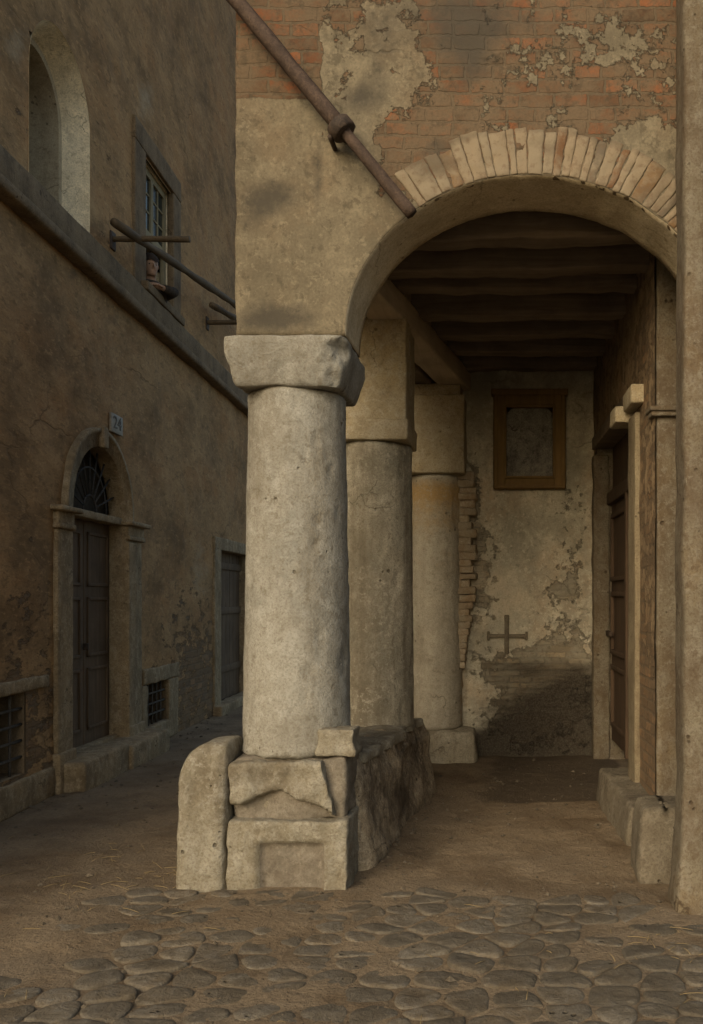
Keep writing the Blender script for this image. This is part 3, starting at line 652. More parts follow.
# ================================================================== portico house
port = thing('portico_house', 'old house with a round arched portico, crumbling plaster over red brick', 'house', (0, 5.0, 0))
YF, YB = 5.03, 5.50
AC, AA, AB, SP = (532 - VX) / FPX * YF, 187 / FPX * YF, 160 / FPX * YF, 3.04
XW0 = -1.562
def arch_z(x):
    t = (x - AC) / AA
    return SP + AB * math.sqrt(max(0, 1 - t * t)) if abs(t) < 1 else SP
xs = grid_lines(XW0, AC - AA, 0.03) + [AC - AA * math.cos(math.pi * k / 110) for k in range(1, 110)] + grid_lines(AC + AA, 3.4, 0.06)
TOP = 5.35; NR = 70
bm = bmesh.new(); meta = []
def wv(x, z, y, e=0):
    e_ = math.hypot((x - AC) / (AA + 0.14), (z - SP) / (AB + 0.14)); q_ = 0.12 + 0.88 * sstep(0.17, 0.30, abs(e_ - 1)) if z > SP and y < 5.2 else 1.0
    yy = y + q_ * (0.010 * fb(Vector((x * 1.3, z * 1.3, 7))) + 0.004 * fb(Vector((x * 7, z * 7, 3))))
    meta.append((x, z)); return bm.verts.new((x, yy, z))
def zb(x):
    z = arch_z(x)
    if AC - AA + 1e-4 < x < AC + AA - 1e-4: z += 0.008 * fb(Vector((x * 9, 0, 1)))
    return z
F, B = [], []
for x in xs:
    b = zb(x); xx = x + (0.008 * fb(Vector((0, b * 6, 5))) if x < XW0 + 0.01 else 0)
    F.append([wv(xx + (0.010 * fb(Vector((0, (b + (TOP - b) * (k / NR)) * 5, 5))) if x < XW0 + 0.01 else 0), b + (TOP - b) * (k / NR) ** 1.0, YF) for k in range(NR + 1)])
    B.append([wv(x, b + (TOP - b) * k / 6, YB) for k in range(7)])
for i in range(len(xs) - 1):
    for k in range(NR): bm.faces.new((F[i][k], F[i + 1][k], F[i + 1][k + 1], F[i][k + 1]))
    for k in range(6): bm.faces.new((B[i][k], B[i + 1][k], B[i + 1][k + 1], B[i][k + 1]))
# soffit, with its own rows so that it can be uneven
NS = 8; prevs = None
for i, x in enumerate(xs):
    rows = [F[i][0]]
    for k in range(1, NS):
        y = YF + (YB - YF) * k / NS; z = zb(x) + 0.006 * fb(Vector((x * 5, y * 5, 8)))
        meta.append((x, z)); rows.append(bm.verts.new((x, y, z)))
    rows.append(B[i][0])
    if prevs:
        for k in range(NS):
            f_ = bm.faces.new((prevs[k], prevs[k + 1], rows[k + 1], rows[k])); f_.material_index = 1 if arch_z((x + xs[i - 1]) / 2) > SP + 0.01 else 0
    prevs = rows
for side in (0, -1): bm.faces.new(F[side] + B[side][::-1])
bm.faces.new([f[-1] for f in F] + [b[-1] for b in B][::-1])
# pier right of the arch
px_ = grid_lines(AC + AA, 3.4, 0.06); P = [[wv(x, -0.05 + (SP + 0.05) * k / 40, YF) for k in range(41)] for x in px_]
for i in range(len(px_) - 1):
    for k in range(40): bm.faces.new((P[i][k], P[i + 1][k], P[i + 1][k + 1], P[i][k + 1]))
PB = [wv(px_[0], z, YB) for z in (-0.05, SP)]; bm.faces.new(P[0] + [PB[1], PB[0]])
brk, stn = [], []
for (x, z) in meta:
    px = VX + FPX * x / YF; py = VY - FPX * (z - EYE) / YF
    b = 0.95 * srect(px, py, 200, -400, 318, 97, 1) * (0.55 + 0.45 * sstep(345, 285, px)) + 0.70 * srect(px, py, 430, -400, 760, 165, 40) + 0.75 * srect(px, py, 380, 120, 470, 200, 20) + 0.38 * srect(px, py, 290, -400, 450, 140, 40)
    b -= blobs(px, py, [(392, 75, 50, 60, 0.30), (600, 45, 60, 30, 0.40), (680, 90, 40, 40, 0.25), (640, 140, 34, 16, 0.8), (655, 195, 26, 40, 1.0), (560, 125, 30, 10, 0.35), (480, 140, 14, 10, 0.2), (300, 110, 30, 15, 0.3), (520, 60, 20, 30, 0.15)])
    b += blobs(px, py, [(345, 20, 20, 20, 0.25), (395, 165, 14, 16, 0.3)]) + 0.05
    t = blobs(px, py, [(270, 195, 36, 26, 0.85), (275, 318, 50, 20, 0.95), (318, 170, 8, 60, 0.6), (436, 158, 24, 22, 0.7), (460, 20, 90, 50, 0.75), (360, 100, 34, 20, 0.75), (345, 290, 14, 20, 0.4), (560, 20, 60, 30, 0.2), (250, 230, 20, 30, 0.4), (375, 50, 22, 60, 0.45), (470, 70, 40, 60, 0.3)])
    if z < zb(x) + 0.02 and AC - AA < x < AC + AA: b = 0.0; t = 0.34
    brk.append(max(0, b)); stn.append(t)
w = obj('front_wall', bm, [FRONTM, SOFFIT], port); set_attr(w, 'brick', brk); set_attr(w, 'stain', stn)
# arch bricks set on end round the opening
bm = bmesh.new(); th = 127.0; rv = random.Random(4)
def arc_pt(deg, d):
    a = R(deg); cx, cz = math.cos(a), math.sin(a)
    return AC + (AA + d) * cx, SP + (AB + d) * cz
while th > 20:
    wd = rv.choice((2.3, 2.8, 3.4, 4.6, 5.6)) * rv.uniform(0.9, 1.1); d1 = rv.uniform(0.238, 0.275) * (1.0 if th < 112 else 0.85); pr = rv.uniform(-0.007, -0.002); d0 = rv.uniform(0.0, 0.008)
    g0 = rv.uniform(0.03, 0.12)
    W = R(wd) * 1.08
    def fnv(u, y, d, th=th, wd=wd, g0=g0, W=W):
        X, Z = arc_pt(th - g0 - (wd - 2 * g0) * u / W, d); return Vector((X, y, Z))
    stone(bm, (0.0, YF - 0.012 - pr, d0), (W, YF + 0.05, d1), r=0.009, amp=0.008, freq=16, res=0.02, fn=lambda u, y, d, f=fnv: f(u, y, d), seed=th)
    th -= wd
o = obj('arch_ring', bm, VOUS, port); sv = []
for v in o.data.vertices:
    w = v.co + Vector((0, 5, 0)); px = VX + FPX * w.x / w.y; py = VY - FPX * (w.z - EYE) / w.y
    d_ = math.hypot((w.x - AC) / (AA + 0.25), (w.z - SP) / (AB + 0.25))
    sv.append(blobs(px, py, [(432, 160, 28, 24, 0.7), (600, 150, 20, 14, 0.3), (650, 200, 30, 30, 0.35)]) + 0.45 * sstep(0.955, 1.0, d_))
set_attr(o, 'stain', sv)
# side wall over the arcade
def XA(y): return -1.117 + 0.157 * (y - 7.05)                           # axis of the arcade
def AW(o, y, z): return Vector((XA(y) + o, y, z))
bm = bmesh.new(); stone(bm, (-0.26, 5.45, 3.90), (0.24, 9.7, 4.6), r=0.01, res=0.3, fn=AW)
obj('side_wall', bm, PIER, port)
# back wall
YK = 9.15
xs = grid_lines(-1.5, 1.3, 0.035); zl = grid_lines(-0.05, 4.2, 0.035); bm = bmesh.new(); meta = []; G = []
for z in zl:
    rv_ = []
    for x in xs:
        y = YK + 0.012 * fb(Vector((x * 1.7, z * 1.7, 2))) + 0.005 * fb(Vector((x * 7, z * 7, 6)))
        rv_.append(bm.verts.new((x, y, z))); meta.append((x, z))
    G.append(rv_)
for j in range(len(zl) - 1):
    for i in range(len(xs) - 1): bm.faces.new((G[j][i], G[j][i + 1], G[j + 1][i + 1], G[j + 1][i]))
brk, stn, shd, pal = [], [], [], []
for (x, z) in meta:
    px = VX + FPX * x / YK; py = VY - FPX * (z - EYE) / YK
    brk.append(max(0, 0.16 + blobs(px, py, [(480, 590, 22, 60, 0.38), (560, 640, 40, 40, 0.34), (575, 560, 30, 50, 0.28), (470, 500, 14, 60, 0.45), (560, 590, 16, 10, 0.5), (540, 672, 70, 26, 0.55), (540, 720, 70, 40, 0.5), (500, 540, 20, 20, 0.2), (570, 500, 30, 30, 0.2)])))
    stn.append(0.55 * sstep(430, 370, py) + blobs(px, py, [(575, 470, 30, 60, 0.55), (480, 420, 20, 60, 0.45), (530, 530, 50, 30, 0.30), (570, 545, 30, 30, 0.35), (585, 620, 12, 80, 0.4)]))
    shd.append(blobs(px, py, [(550, 725, 70, 50, 1.3), (580, 690, 30, 34, 0.7), (505, 748, 60, 22, 0.9), (520, 668, 50, 14, 0.4), (595, 745, 24, 40, 0.6), (545, 765, 80, 20, 0.8)]))  # painted shade over the lower right of the wall
    pal.append(blobs(px, py, [(510, 600, 34, 44, 0.60), (480, 560, 24, 50, 0.30), (475, 650, 16, 50, 0.35), (555, 600, 24, 24, 0.25)]))
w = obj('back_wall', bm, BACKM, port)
for nm_, v in (('brick', brk), ('stain', stn), ('shade', shd), ('pale', pal)): set_attr(w, nm_, v)
block('rear_mass', (-1.45, YK + 0.06, -0.05), (3.4, 9.7, 4.6), PIER, port, r=0.01, res=1.0)
block('upper_floor', (-1.0, 5.52, 4.15), (3.4, YK + 0.05, 4.59), PIER, port, r=0.01, res=1.0)
# broken brick edge beside the rear half column
bm = bmesh.new(); rb = random.Random(3); z = 0.90; L_ = 0.17
while z < 2.78:
    h = rb.uniform(0.058, 0.078); L_ = max(0.08, min(0.27, L_ + rb.uniform(-0.07, 0.07))); cap_ = 0.16 + 0.11 * sstep(0.9, 1.7, z)
    stone(bm, (-0.70, YK - 0.13 - rb.uniform(0, 0.035), z), (-0.70 + min(L_, cap_), YK + 0.02, z + h + 0.002), r=0.014, amp=0.014, freq=9, res=0.04); z += h
stone(bm, (-0.70, YK - 0.125, 0.3), (-0.585, YK + 0.02, 2.79), r=0.02, amp=0.03, freq=5, res=0.05)
obj('brick_edge', bm, EDGE, port)
# right wall of the portico, with the door opening
def RW(s, o, z): return Vector((0.734 + (YK - s) * 0.048 + o, s, z))
D0, D1, DZ = 6.84, 9.0, 3.15
bm = bmesh.new(); meta = []
def rsheet(s0, s1, z0, z1, o=0.0):
    a = grid_lines(s0, s1, 0.05); b = grid_lines(z0, z1, 0.05); G = []
    for z in b:
        r_ = []
        for s in a:
            r_.append(bm.verts.new(RW(s, o + 0.008 * fb(Vector((s * 2, z * 2, 5))), z))); meta.append((s, z))
        G.append(r_)
    for j in range(len(b) - 1):
        for i in range(len(a) - 1): bm.faces.new((G[j][i], G[j][i + 1], G[j + 1][i + 1], G[j + 1][i]))
rsheet(6.0, D0, -0.05, DZ); rsheet(D1, YK + 0.05, -0.05, DZ); rsheet(6.0, YK + 0.05, DZ, 4.2)
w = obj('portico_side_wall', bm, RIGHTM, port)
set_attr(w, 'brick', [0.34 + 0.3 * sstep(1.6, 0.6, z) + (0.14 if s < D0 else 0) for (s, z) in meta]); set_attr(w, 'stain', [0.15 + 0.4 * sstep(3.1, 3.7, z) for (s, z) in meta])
bm = bmesh.new()
stone(bm, (5.995, 0.012, -0.05), (D0 - 0.01, 0.6, 4.2), r=0.02, amp=0.008, fn=RW, res=0.08)
stone(bm, (D1 + 0.005, 0.012, -0.05), (YK + 0.3, 0.6, 4.2), r=0.012, amp=0.006, fn=RW, res=0.08)
stone(bm, (D0 - 0.02, 0.012, DZ + 0.005), (D1 + 0.02, 0.6, 4.2), r=0.012, amp=0.006, fn=RW, res=0.1)
stone(bm, (5.45, 0.50, -0.05), (6.1, 0.9, 4.2), r=0.012, fn=RW)
obj('side_pier', bm, SIDE, port)
bm = bmesh.new(); stone(bm, (5.955, -0.03, 2.78), (6.10, 0.55, 2.815), r=0.012, amp=0.002, fn=RW); stone(bm, (5.935, -0.045, 2.81), (6.12, 0.55, 2.845), r=0.015, amp=0.002, fn=RW)
obj('impost_moulding', bm, SIDE, port)
# portico door
bm = bmesh.new(); stone(bm, (6.56, -0.035, 0.0), (D0 + 0.02, 0.14, 2.93), r=0.012, amp=0.005, fn=RW)
dj = obj('portico_door', bm, JAMB, port)
bm = bmesh.new(); stone(bm, (D1 - 0.02, -0.02, 0.0), (D1 + 0.11, 0.14, 3.0), r=0.02, amp=0.012, fn=RW); obj('door_jamb', bm, SIDE, dj)
bm = bmesh.new()
for (a, b) in ((6.86, 7.92), (7.93, 8.99)):
    stone(bm, (a, 0.16, 0.2), (b, 0.22, 2.55), r=0.006, amp=0.003, fn=RW, res=0.15)
    for (z0, z1) in ((0.35, 0.95), (1.05, 1.65), (1.75, 2.4)):
        for (lo, hi) in (((a + 0.10, 0.13, z0), (a + 0.15, 0.165, z1)), ((b - 0.15, 0.13, z0), (b - 0.10, 0.165, z1)), ((a + 0.1, 0.13, z0), (b - 0.1, 0.165, z0 + 0.045)), ((a + 0.1, 0.13, z1 - 0.045), (b - 0.1, 0.165, z1))):
            stone(bm, lo, hi, r=0.008, amp=0.001, fn=RW, res=0.2)
stone(bm, (7.89, 0.115, 0.2), (7.96, 0.17, 2.55), r=0.01, fn=RW); stone(bm, (6.86, 0.11, 2.5), (8.99, 0.22, 2.62), r=0.012, fn=RW)
stone(bm, (6.86, 0.17, 2.6), (8.99, 0.23, 3.17), r=0.01, fn=RW)
lf = obj('door_leaf', bm, DOORR, dj)
bm = bmesh.new(); stone(bm, (D1 - 0.25, 0.10, 1.22), (D1 - 0.02, 0.135, 1.27), r=0.008, fn=RW); obj('hinge', bm, IRON, lf)
bm = bmesh.new(); stone(bm, (6.82, -0.14, 2.90), (7.08, 0.16, 3.03), r=0.018, amp=0.006, fn=RW); obj('corbel', bm, PIER, dj)
bm = bmesh.new(); stone(bm, (6.42, -0.085, 2.965), (6.80, 0.16, 3.10), r=0.018, amp=0.006, fn=RW); obj('corbel', bm, PIER, dj)
bm = bmesh.new(); stone(bm, (6.9, -0.02, 3.06), (D1 + 0.1, 0.2, 3.18), r=0.012, fn=RW); obj('lintel', bm, BEAM, dj)
# ceiling
cl = block('ceiling', (-1.6, 5.48, 4.03), (1.6, YK + 0.05, 4.14), BOARD, port, r=0.004, amp=0.002, res=0.4)
bm = bmesh.new()
for k in range(15): stone(bm, (-1.5 + k * 0.2, 5.49, 4.010 + random.uniform(-.004, .004)), (-1.307 + k * 0.2, YK, 4.032), r=0.004, amp=0.002, res=0.4)
obj('boards', bm, BOARD, cl)
for (y, h) in ((5.70, 0.17), (6.20, 0.18), (6.68, 0.16), (7.20, 0.18), (7.80, 0.20), (8.34, 0.17), (8.90, 0.17)):
    jx = random.uniform(-0.02, 0.02)
    ti, wd_, ky = random.uniform(-0.018, 0.018), random.uniform(0.13, 0.19), random.uniform(-0.03, 0.03)
    block('beam', (-1.25 if y < 7 else -1.0, y, 3.84 + jx), (1.2, y + wd_, 4.012), BEAM, cl, r=0.014, amp=0.016, freq=3.5, res=0.06,
          warp=lambda w, ti=ti, ky=ky: Vector((w.x, w.y + ky * w.x, w.z + (ti * w.x + 0.012 * fb(Vector((w.x * 2, w.y, 4))) if w.z < 3.95 else 0))))
bm = bmesh.new(); stone(bm, (0.03, 5.49, 3.655), (0.30, YK, 3.843), r=0.02, amp=0.010, freq=3, res=0.08, fn=AW); obj('wall_plate', bm, PLATE, port)
bm = bmesh.new(); stone(bm, (-0.26, 5.49, 3.67), (-0.02, YK, 3.85), r=0.02, amp=0.010, freq=3, res=0.08, fn=AW); obj('wall_plate', bm, BEAM, port)
# pillar at the right edge of the photograph
bm = bmesh.new()
def wp(w):
    k = max(0.0, 0.9 - w.z) / 0.9
    x = w.x
    return Vector((x - 0.055 * k * k, w.y - 0.10 * k * k, w.z))
stone(bm, (0.85, 4.74, -0.05), (1.40, 5.02, 5.36), r=0.035, amp=0.010, freq=2.5, res=0.06, warp=wp)
obj('corner_pillar', bm, SIDE, port)

# ------------------------------------------------------------------ columns
def shaft(c, z0, z1, r0, r1, seed, chip=0.0):
    prof = []; N = 80
    for k in range(N + 1):
        t = k / N; z = z0 + (z1 - z0) * t; r = r0 + (r1 - r0) * t ** 0.9
        if k == 0: r -= 0.02
        if k == N: r -= 0.012
        r += 0.012 * math.exp(-((z - z0) / 0.05) ** 2) * (1 if k else 0)
        prof.append((z, r))
    def ex(a, z, r):
        if chip:
            e = fb(Vector((math.cos(a) * 2.1, math.sin(a) * 2.1, 3)) * 1.3)
            lim = z0 + chip * max(0, e + 0.15)
            if z < lim: r -= 0.025 * sstep(0, 0.03, lim - z)
        # shallow flaws in the drum
        f = fb(Vector((math.cos(a) * 1.5, math.sin(a) * 1.5, z * 2.2 + seed)) * 2.0)
        r -= 0.010 * sstep(0.35, 0.55, f)
        return r, z
    bm = bmesh.new(); lathe(bm, c, prof, 84, 0.006, 3.5, seed, ex); return bm
C1 = (-1.300, 5.345); C2 = (-1.117, 7.05); C3 = (-0.835, 9.10)
GC = 'columns of the portico'
c1 = thing('column', 'front pale stone column with broad block capital standing on the pedestal', 'column', (*C1, 0.70), GC)
o = obj('shaft', shaft(C1, 0.70, 2.775, 0.312, 0.277, 3.0, 0.10), LIME, c1); sv = []
for v in o.data.vertices:
    w = v.co + Vector((*C1, 0.70)); px = VX + FPX * w.x / w.y; py = VY - FPX * (w.z - EYE) / w.y
    sv.append(0 if w.y > C1[1] else blobs(px, py, [(266, 530, 7, 26, 0.55), (300, 565, 6, 34, 0.45), (318, 520, 4, 6, 1.0), (335, 690, 8, 50, 0.5), (262, 600, 5, 60, 0.25), (255, 430, 8, 40, 0.25), (300, 742, 40, 8, 0.4), (330, 420, 8, 60, 0.25)]))
set_attr(o, 'stain', sv)
# capital: square slab over a tapering block, its right front corner broken away
def cap_warp(w):
    cx, cy = -1.292, 5.335; z0, z1 = 2.765, 3.035; t = max(0.0, min(1.0, (2.95 - w.z) / (2.95 - z0)))
    k = 1 - 0.15 * t; x = cx + (w.x - cx) * k; y = cy + (w.y - cy) * k
    d = (x - (cx + 0.335)) - (y - (cy - 0.335))                        # the lost corner
    e = 0.10 * sstep(0.55, 0.95, 1 - abs(d) / 1.0)
    dist = (x - cx) - (y - cy)
    lim = 0.56 + 0.045 * fb(Vector((x * 7, y * 7, w.z * 7))) - 0.07 * t + (0.05 if w.z > 3.0 else 0)
    if dist > lim: s = (dist - lim) / 2; x -= s; y += s
    return Vector((x, y, w.z))
bm = bmesh.new(); stone(bm, (-1.627, 5.0, 2.765), (-0.957, 5.67, 3.035), r=0.022, amp=0.010, freq=5, res=0.025, warp=cap_warp); obj('capital', bm, LIME, c1)
c2 = thing('column', 'middle grey column with plastered square pier above, standing on the low wall', 'column', (*C2, 0.66), GC)
obj('shaft', shaft(C2, 0.60, 2.755, 0.298, 0.282, 9.0, 0.04), LIME_OLD, c2)
bm = bmesh.new(); stone(bm, (C2[0] - 0.29, C2[1] - 0.30, 2.76), (C2[0] + 0.29, C2[1] + 0.30, 2.915), r=0.018, amp=0.008, freq=6, res=0.05); obj('capital', bm, PIER, c2)
bm = bmesh.new(); stone(bm, (C2[0] - 0.275, C2[1] - 0.28, 2.91), (C2[0] + 0.275, C2[1] + 0.28, 3.67), r=0.015, amp=0.008, freq=4, res=0.06); obj('pier', bm, PIER, c2)
c3 = thing('column', 'rear half column against the back wall with yellow stained plaster', 'column', (*C3, 0.0), GC)
o = obj('shaft', shaft(C3, 0.30, 2.79, 0.262, 0.252, 15.0, 0.03), aged('rear_column_plaster', (0.43, 0.395, 0.315), (0.36, 0.325, 0.255), 1.8, dark=(0.20, 0.165, 0.115), dark_amt=0.4, streak=0.3, bstr=0.6, attr=True, attr_col=(0.42, 0.265, 0.095)), c3)
sv = []
for v in o.data.vertices:
    w = v.co + Vector((*C3, 0)); py = VY - FPX * (w.z - EYE) / w.y; sv.append(0.9 * math.exp(-((py - 492) / 14) ** 2) + 0.5 * math.exp(-((py - 520) / 18) ** 2) + 0.3 * math.exp(-((py - 560) / 20) ** 2))
set_attr(o, 'stain', sv)
bm = bmesh.new(); stone(bm, (C3[0] - 0.30, C3[1] - 0.29, 2.795), (C3[0] + 0.30, YK + 0.02, 3.55), r=0.018, amp=0.010, freq=4, res=0.06); obj('pier', bm, PIER, c3)
bm = bmesh.new(); stone(bm, (C3[0] - 0.33, C3[1] - 0.33, -0.05), (C3[0] + 0.40, YK + 0.02, 0.31), r=0.06, amp=0.03, freq=4, res=0.06); obj('base', bm, LIME_OLD, c3)
bm = bmesh.new(); stone(bm, (C3[0] - 0.28, C3[1] - 0.24, 3.54), (C3[0] + 0.26, YK + 0.02, 3.675), r=0.018, amp=0.014, freq=6, res=0.06); obj('bearing_block', bm, PIER, c3)

# ------------------------------------------------------------------ pedestal, low wall, guard stones
ped = thing('pedestal', 'worn two course stone pedestal with sunken panel under the front column', 'pedestal', (-1.27, 5.3, 0))
def ped_warp(w):                                                       # panel let into the front
    x, y, z = w
    k = sstep(0.0, 0.022, x + 1.437) * sstep(0.0, 0.022, -1.065 - x) * sstep(0.0, 0.02, 0.262 - z)
    if y < 5.10: y += 0.045 * k + 0.010 * fb(Vector((x * 5, 1, z * 5)))
    return Vector((x, y, z))
bm = bmesh.new(); stone(bm, (-1.600, 4.985, -0.06), (-0.945, 5.60, 0.375), r=0.016, amp=0.013, freq=9, res=0.018, warp=ped_warp)
for f in bm.faces:
    c = f.calc_center_median()
    if c.y < 5.1 and -1.43 < c.x < -1.07 and c.z < 0.255: f.material_index = 1
obj('lower_block', bm, [BLOCK, PANEL], ped)
def up_warp(w):                                                        # its lower edge broken in an arched bite, its right end sheared off
    x, y, z = w
    if y < 5.30:
        bite = 0.46 + 0.085 * math.exp(-((x + 1.345) / 0.15) ** 2) - 0.04 * sstep(-1.12, -1.02, x) + 0.016 * fb(Vector((x * 11, 0, 2)))
        if z < bite: y += 0.085 * sstep(0.0, 0.035, bite - z)
        y += 0.022 * math.exp(-((x + 1.35) / 0.16) ** 2 - ((z - 0.60) / 0.06) ** 2)
    cut = -1.025 - (z - 0.42) * 0.30 + 0.02 * fb(Vector((3, y * 6, z * 9)))
    if x > cut: x = cut + (x - cut) * 0.12
    return Vector((x, y, z))
bm = bmesh.new(); stone(bm, (-1.598, 5.005, 0.37), (-0.99, 5.60, 0.695), r=0.022, amp=0.016, freq=9, res=0.018, warp=up_warp); obj('upper_block', bm, BLOCK, ped)
bm = bmesh.new(); stone(bm, (-1.585, 5.07, 0.36), (-0.965, 5.64, 0.71), r=0.03, amp=0.022, freq=7, res=0.03); obj('core', bm, PANEL, ped)
# fragment of the old column base
bm = bmesh.new()
def frag_warp(w):
    x, y, z = w; k = 1.06 if z < 0.755 else (1.0 - 0.10 * sstep(0.755, 0.80, z) + 0.06 * sstep(0.80, 0.86, z))
    return Vector((-1.02 + (x + 1.02) * k, 5.16 + (y - 5.16) * k, z))
stone(bm, (-1.130, 5.06, 0.715), (-0.915, 5.30, 0.865), r=0.014, amp=0.008, freq=8, res=0.018, warp=frag_warp)
fr = obj('base_fragment', bm, BLOCK, ped)
lw = thing('low_wall', 'rough low masonry wall between the front and the middle column', 'wall', (-1.15, 6.5, 0))
def low_warp(w):
    x, y, z = w; t = (y - 5.1) / 2.45
    x += 0.17 * t                                                     # follows the line of the arcade
    n1 = fb(Vector((x * 1.6, y * 1.6, z * 1.6))); n2 = fb(Vector((x * 5, y * 5, z * 5)))
    if x > -1.15 + 0.17 * t: x += 0.035 * n1 + 0.018 * n2 + 0.05 * sstep(0.45, 0.0, z) - 0.05 * sstep(0.45, 0.68, z)
    if z > 0.5: z += 0.014 * n1 + 0.012 * n2 - 0.05 * t
    if t > 0.9: y += 0.03 * n1
    return Vector((x, y, z))
bm = bmesh.new(); stone(bm, (-1.58, 5.34, -0.06), (-0.93, 7.60, 0.66), r=0.06, amp=0.016, freq=6, res=0.04, warp=low_warp); o = obj('core', bm, RUBBLE, lw); sv = []
for v in o.data.vertices:
    w = v.co + Vector((-1.15, 6.5, 0)); px = VX + FPX * w.x / w.y; py = VY - FPX * (w.z - EYE) / w.y
    sv.append(blobs(px, py, [(412, 745, 20, 34, 0.75), (402, 800, 18, 30, 0.8), (372, 800, 8, 40, 0.3), (385, 850, 20, 30, 0.4)]))
set_attr(o, 'stain', sv)
bm = bmesh.new()
def slab_warp(w):
    v = low_warp(Vector((w.x, w.y, 0.2))); n1 = fb(w * 4.0)
    return Vector((v.x - 0.005 + 0.05 * n1 * (1 if w.x > -1.1 else 0), w.y, w.z - 0.045 * (w.y - 5.1) / 2.45 + 0.010 * n1))
stone(bm, (-1.55, 5.50, 0.60), (-0.955, 7.36, 0.672), r=0.03, amp=0.012, freq=6, res=0.04, warp=slab_warp); obj('capping', bm, BLOCK, lw)
gs = thing('guard_stone', 'tall rounded kerb stone leaning against the left side of the pedestal', 'guard stone', (-1.74, 5.15, 0))
def g_warp(w):
    x, y, z = w
    top = 0.80; r = 0.235; xr = -1.60
    # quarter round shoulder to the left
    zc = top - r
    if z > zc:
        u = min(1.0, (z - zc) / r); xl = 0.165 * (1 - math.sqrt(max(0.0, 1 - u * u))); x = xr + (x - xr) * (0.27 - xl) / 0.27 if x < xr else x
        y = 5.16 + (y - 5.16) * (1 - 0.18 * u * u)
    k = (0.8 - z) / 0.8
    return Vector((x - 0.012 * k, y - 0.02 * k, z))
bm = bmesh.new(); stone(bm, (-1.872, 4.99, -0.06), (-1.602, 5.35, 0.80), r=0.05, amp=0.012, freq=5, res=0.022, warp=g_warp); obj('body', bm, BLOCK, gs)
# the right-hand step and its guard stone
st = thing('stone_step', 'broad worn stone step at the foot of the portico door', 'step', (0.78, 6.6, 0))
def s_warp(w):
    x, y, z = w; f = (7.2 - y) / 1.35
    if x < 0.9: x += 0.085 * f + 0.014 * fb(Vector((y * 2, z * 2, 1))) - 0.03 * sstep(0.3, 0.0, z)
    z += 0.012 * fb(Vector((x * 4, y * 4, 3))) if z > 0.1 else 0
    return Vector((x, y, z))
bm = bmesh.new(); stone(bm, (0.625, 5.85, -0.05), (1.32, 7.22, 0.262), r=0.03, amp=0.008, freq=4, res=0.035, warp=s_warp); obj('slab', bm, STEP, st)
gr = thing('guard_stone', 'short squat kerb stone standing between the step and the right pillar', 'guard stone', (0.78, 5.35, 0))
def r_warp(w):
    x, y, z = w; k = z / 0.40
    x += 0.035 * k * k if x < 0.8 else 0
    return Vector((x, y + 0.05 * k, z))
bm = bmesh.new(); stone(bm, (0.665, 5.14, -0.05), (1.05, 5.52, 0.40), r=0.045, amp=0.007, freq=5, res=0.03, warp=r_warp); obj('body', bm, STEP, gr)

# ------------------------------------------------------------------ things on the walls
# long bar slung across the corner of the front
br = thing('slanting_bar', 'long rust brown bar slanting across the front wall beside the arch', 'bar', at(345, 128, 4.9))
a, b = at(412, 214, 4.90), at(236, 0, 4.92); e = b + (b - a) * 0.35; mid_ = a.lerp(b, 0.40)
bm = bmesh.new(); tube(bm, line(a, mid_, 14), 0.035, 6, 0.08, 5); obj('lower_rod', bm, POLE, br)
bm = bmesh.new(); tube(bm, line(mid_, e, 20), 0.043, 8, 0.10, 5); obj('upper_rod', bm, POLE, br)
bm = bmesh.new(); d = (b - a).normalized(); tube(bm, [mid_ - d * 0.035, mid_ - d * 0.03, mid_ + d * 0.03, mid_ + d * 0.035], [0.062, 0.072, 0.072, 0.062], 10, 0.05); obj('collar', bm, IRON, br)
bm = bmesh.new(); tube(bm, line(mid_ + Vector((0, 0.02, 0)), mid_ + Vector((0.0, 0.17, 0.0)), 3), 0.022, 8)
tube(bm, line(mid_ + Vector((-0.06, -0.01, -0.05)), mid_ + Vector((-0.06, 0.16, -0.05)), 3), 0.014, 8); obj('wall_hook', bm, IRON, br)
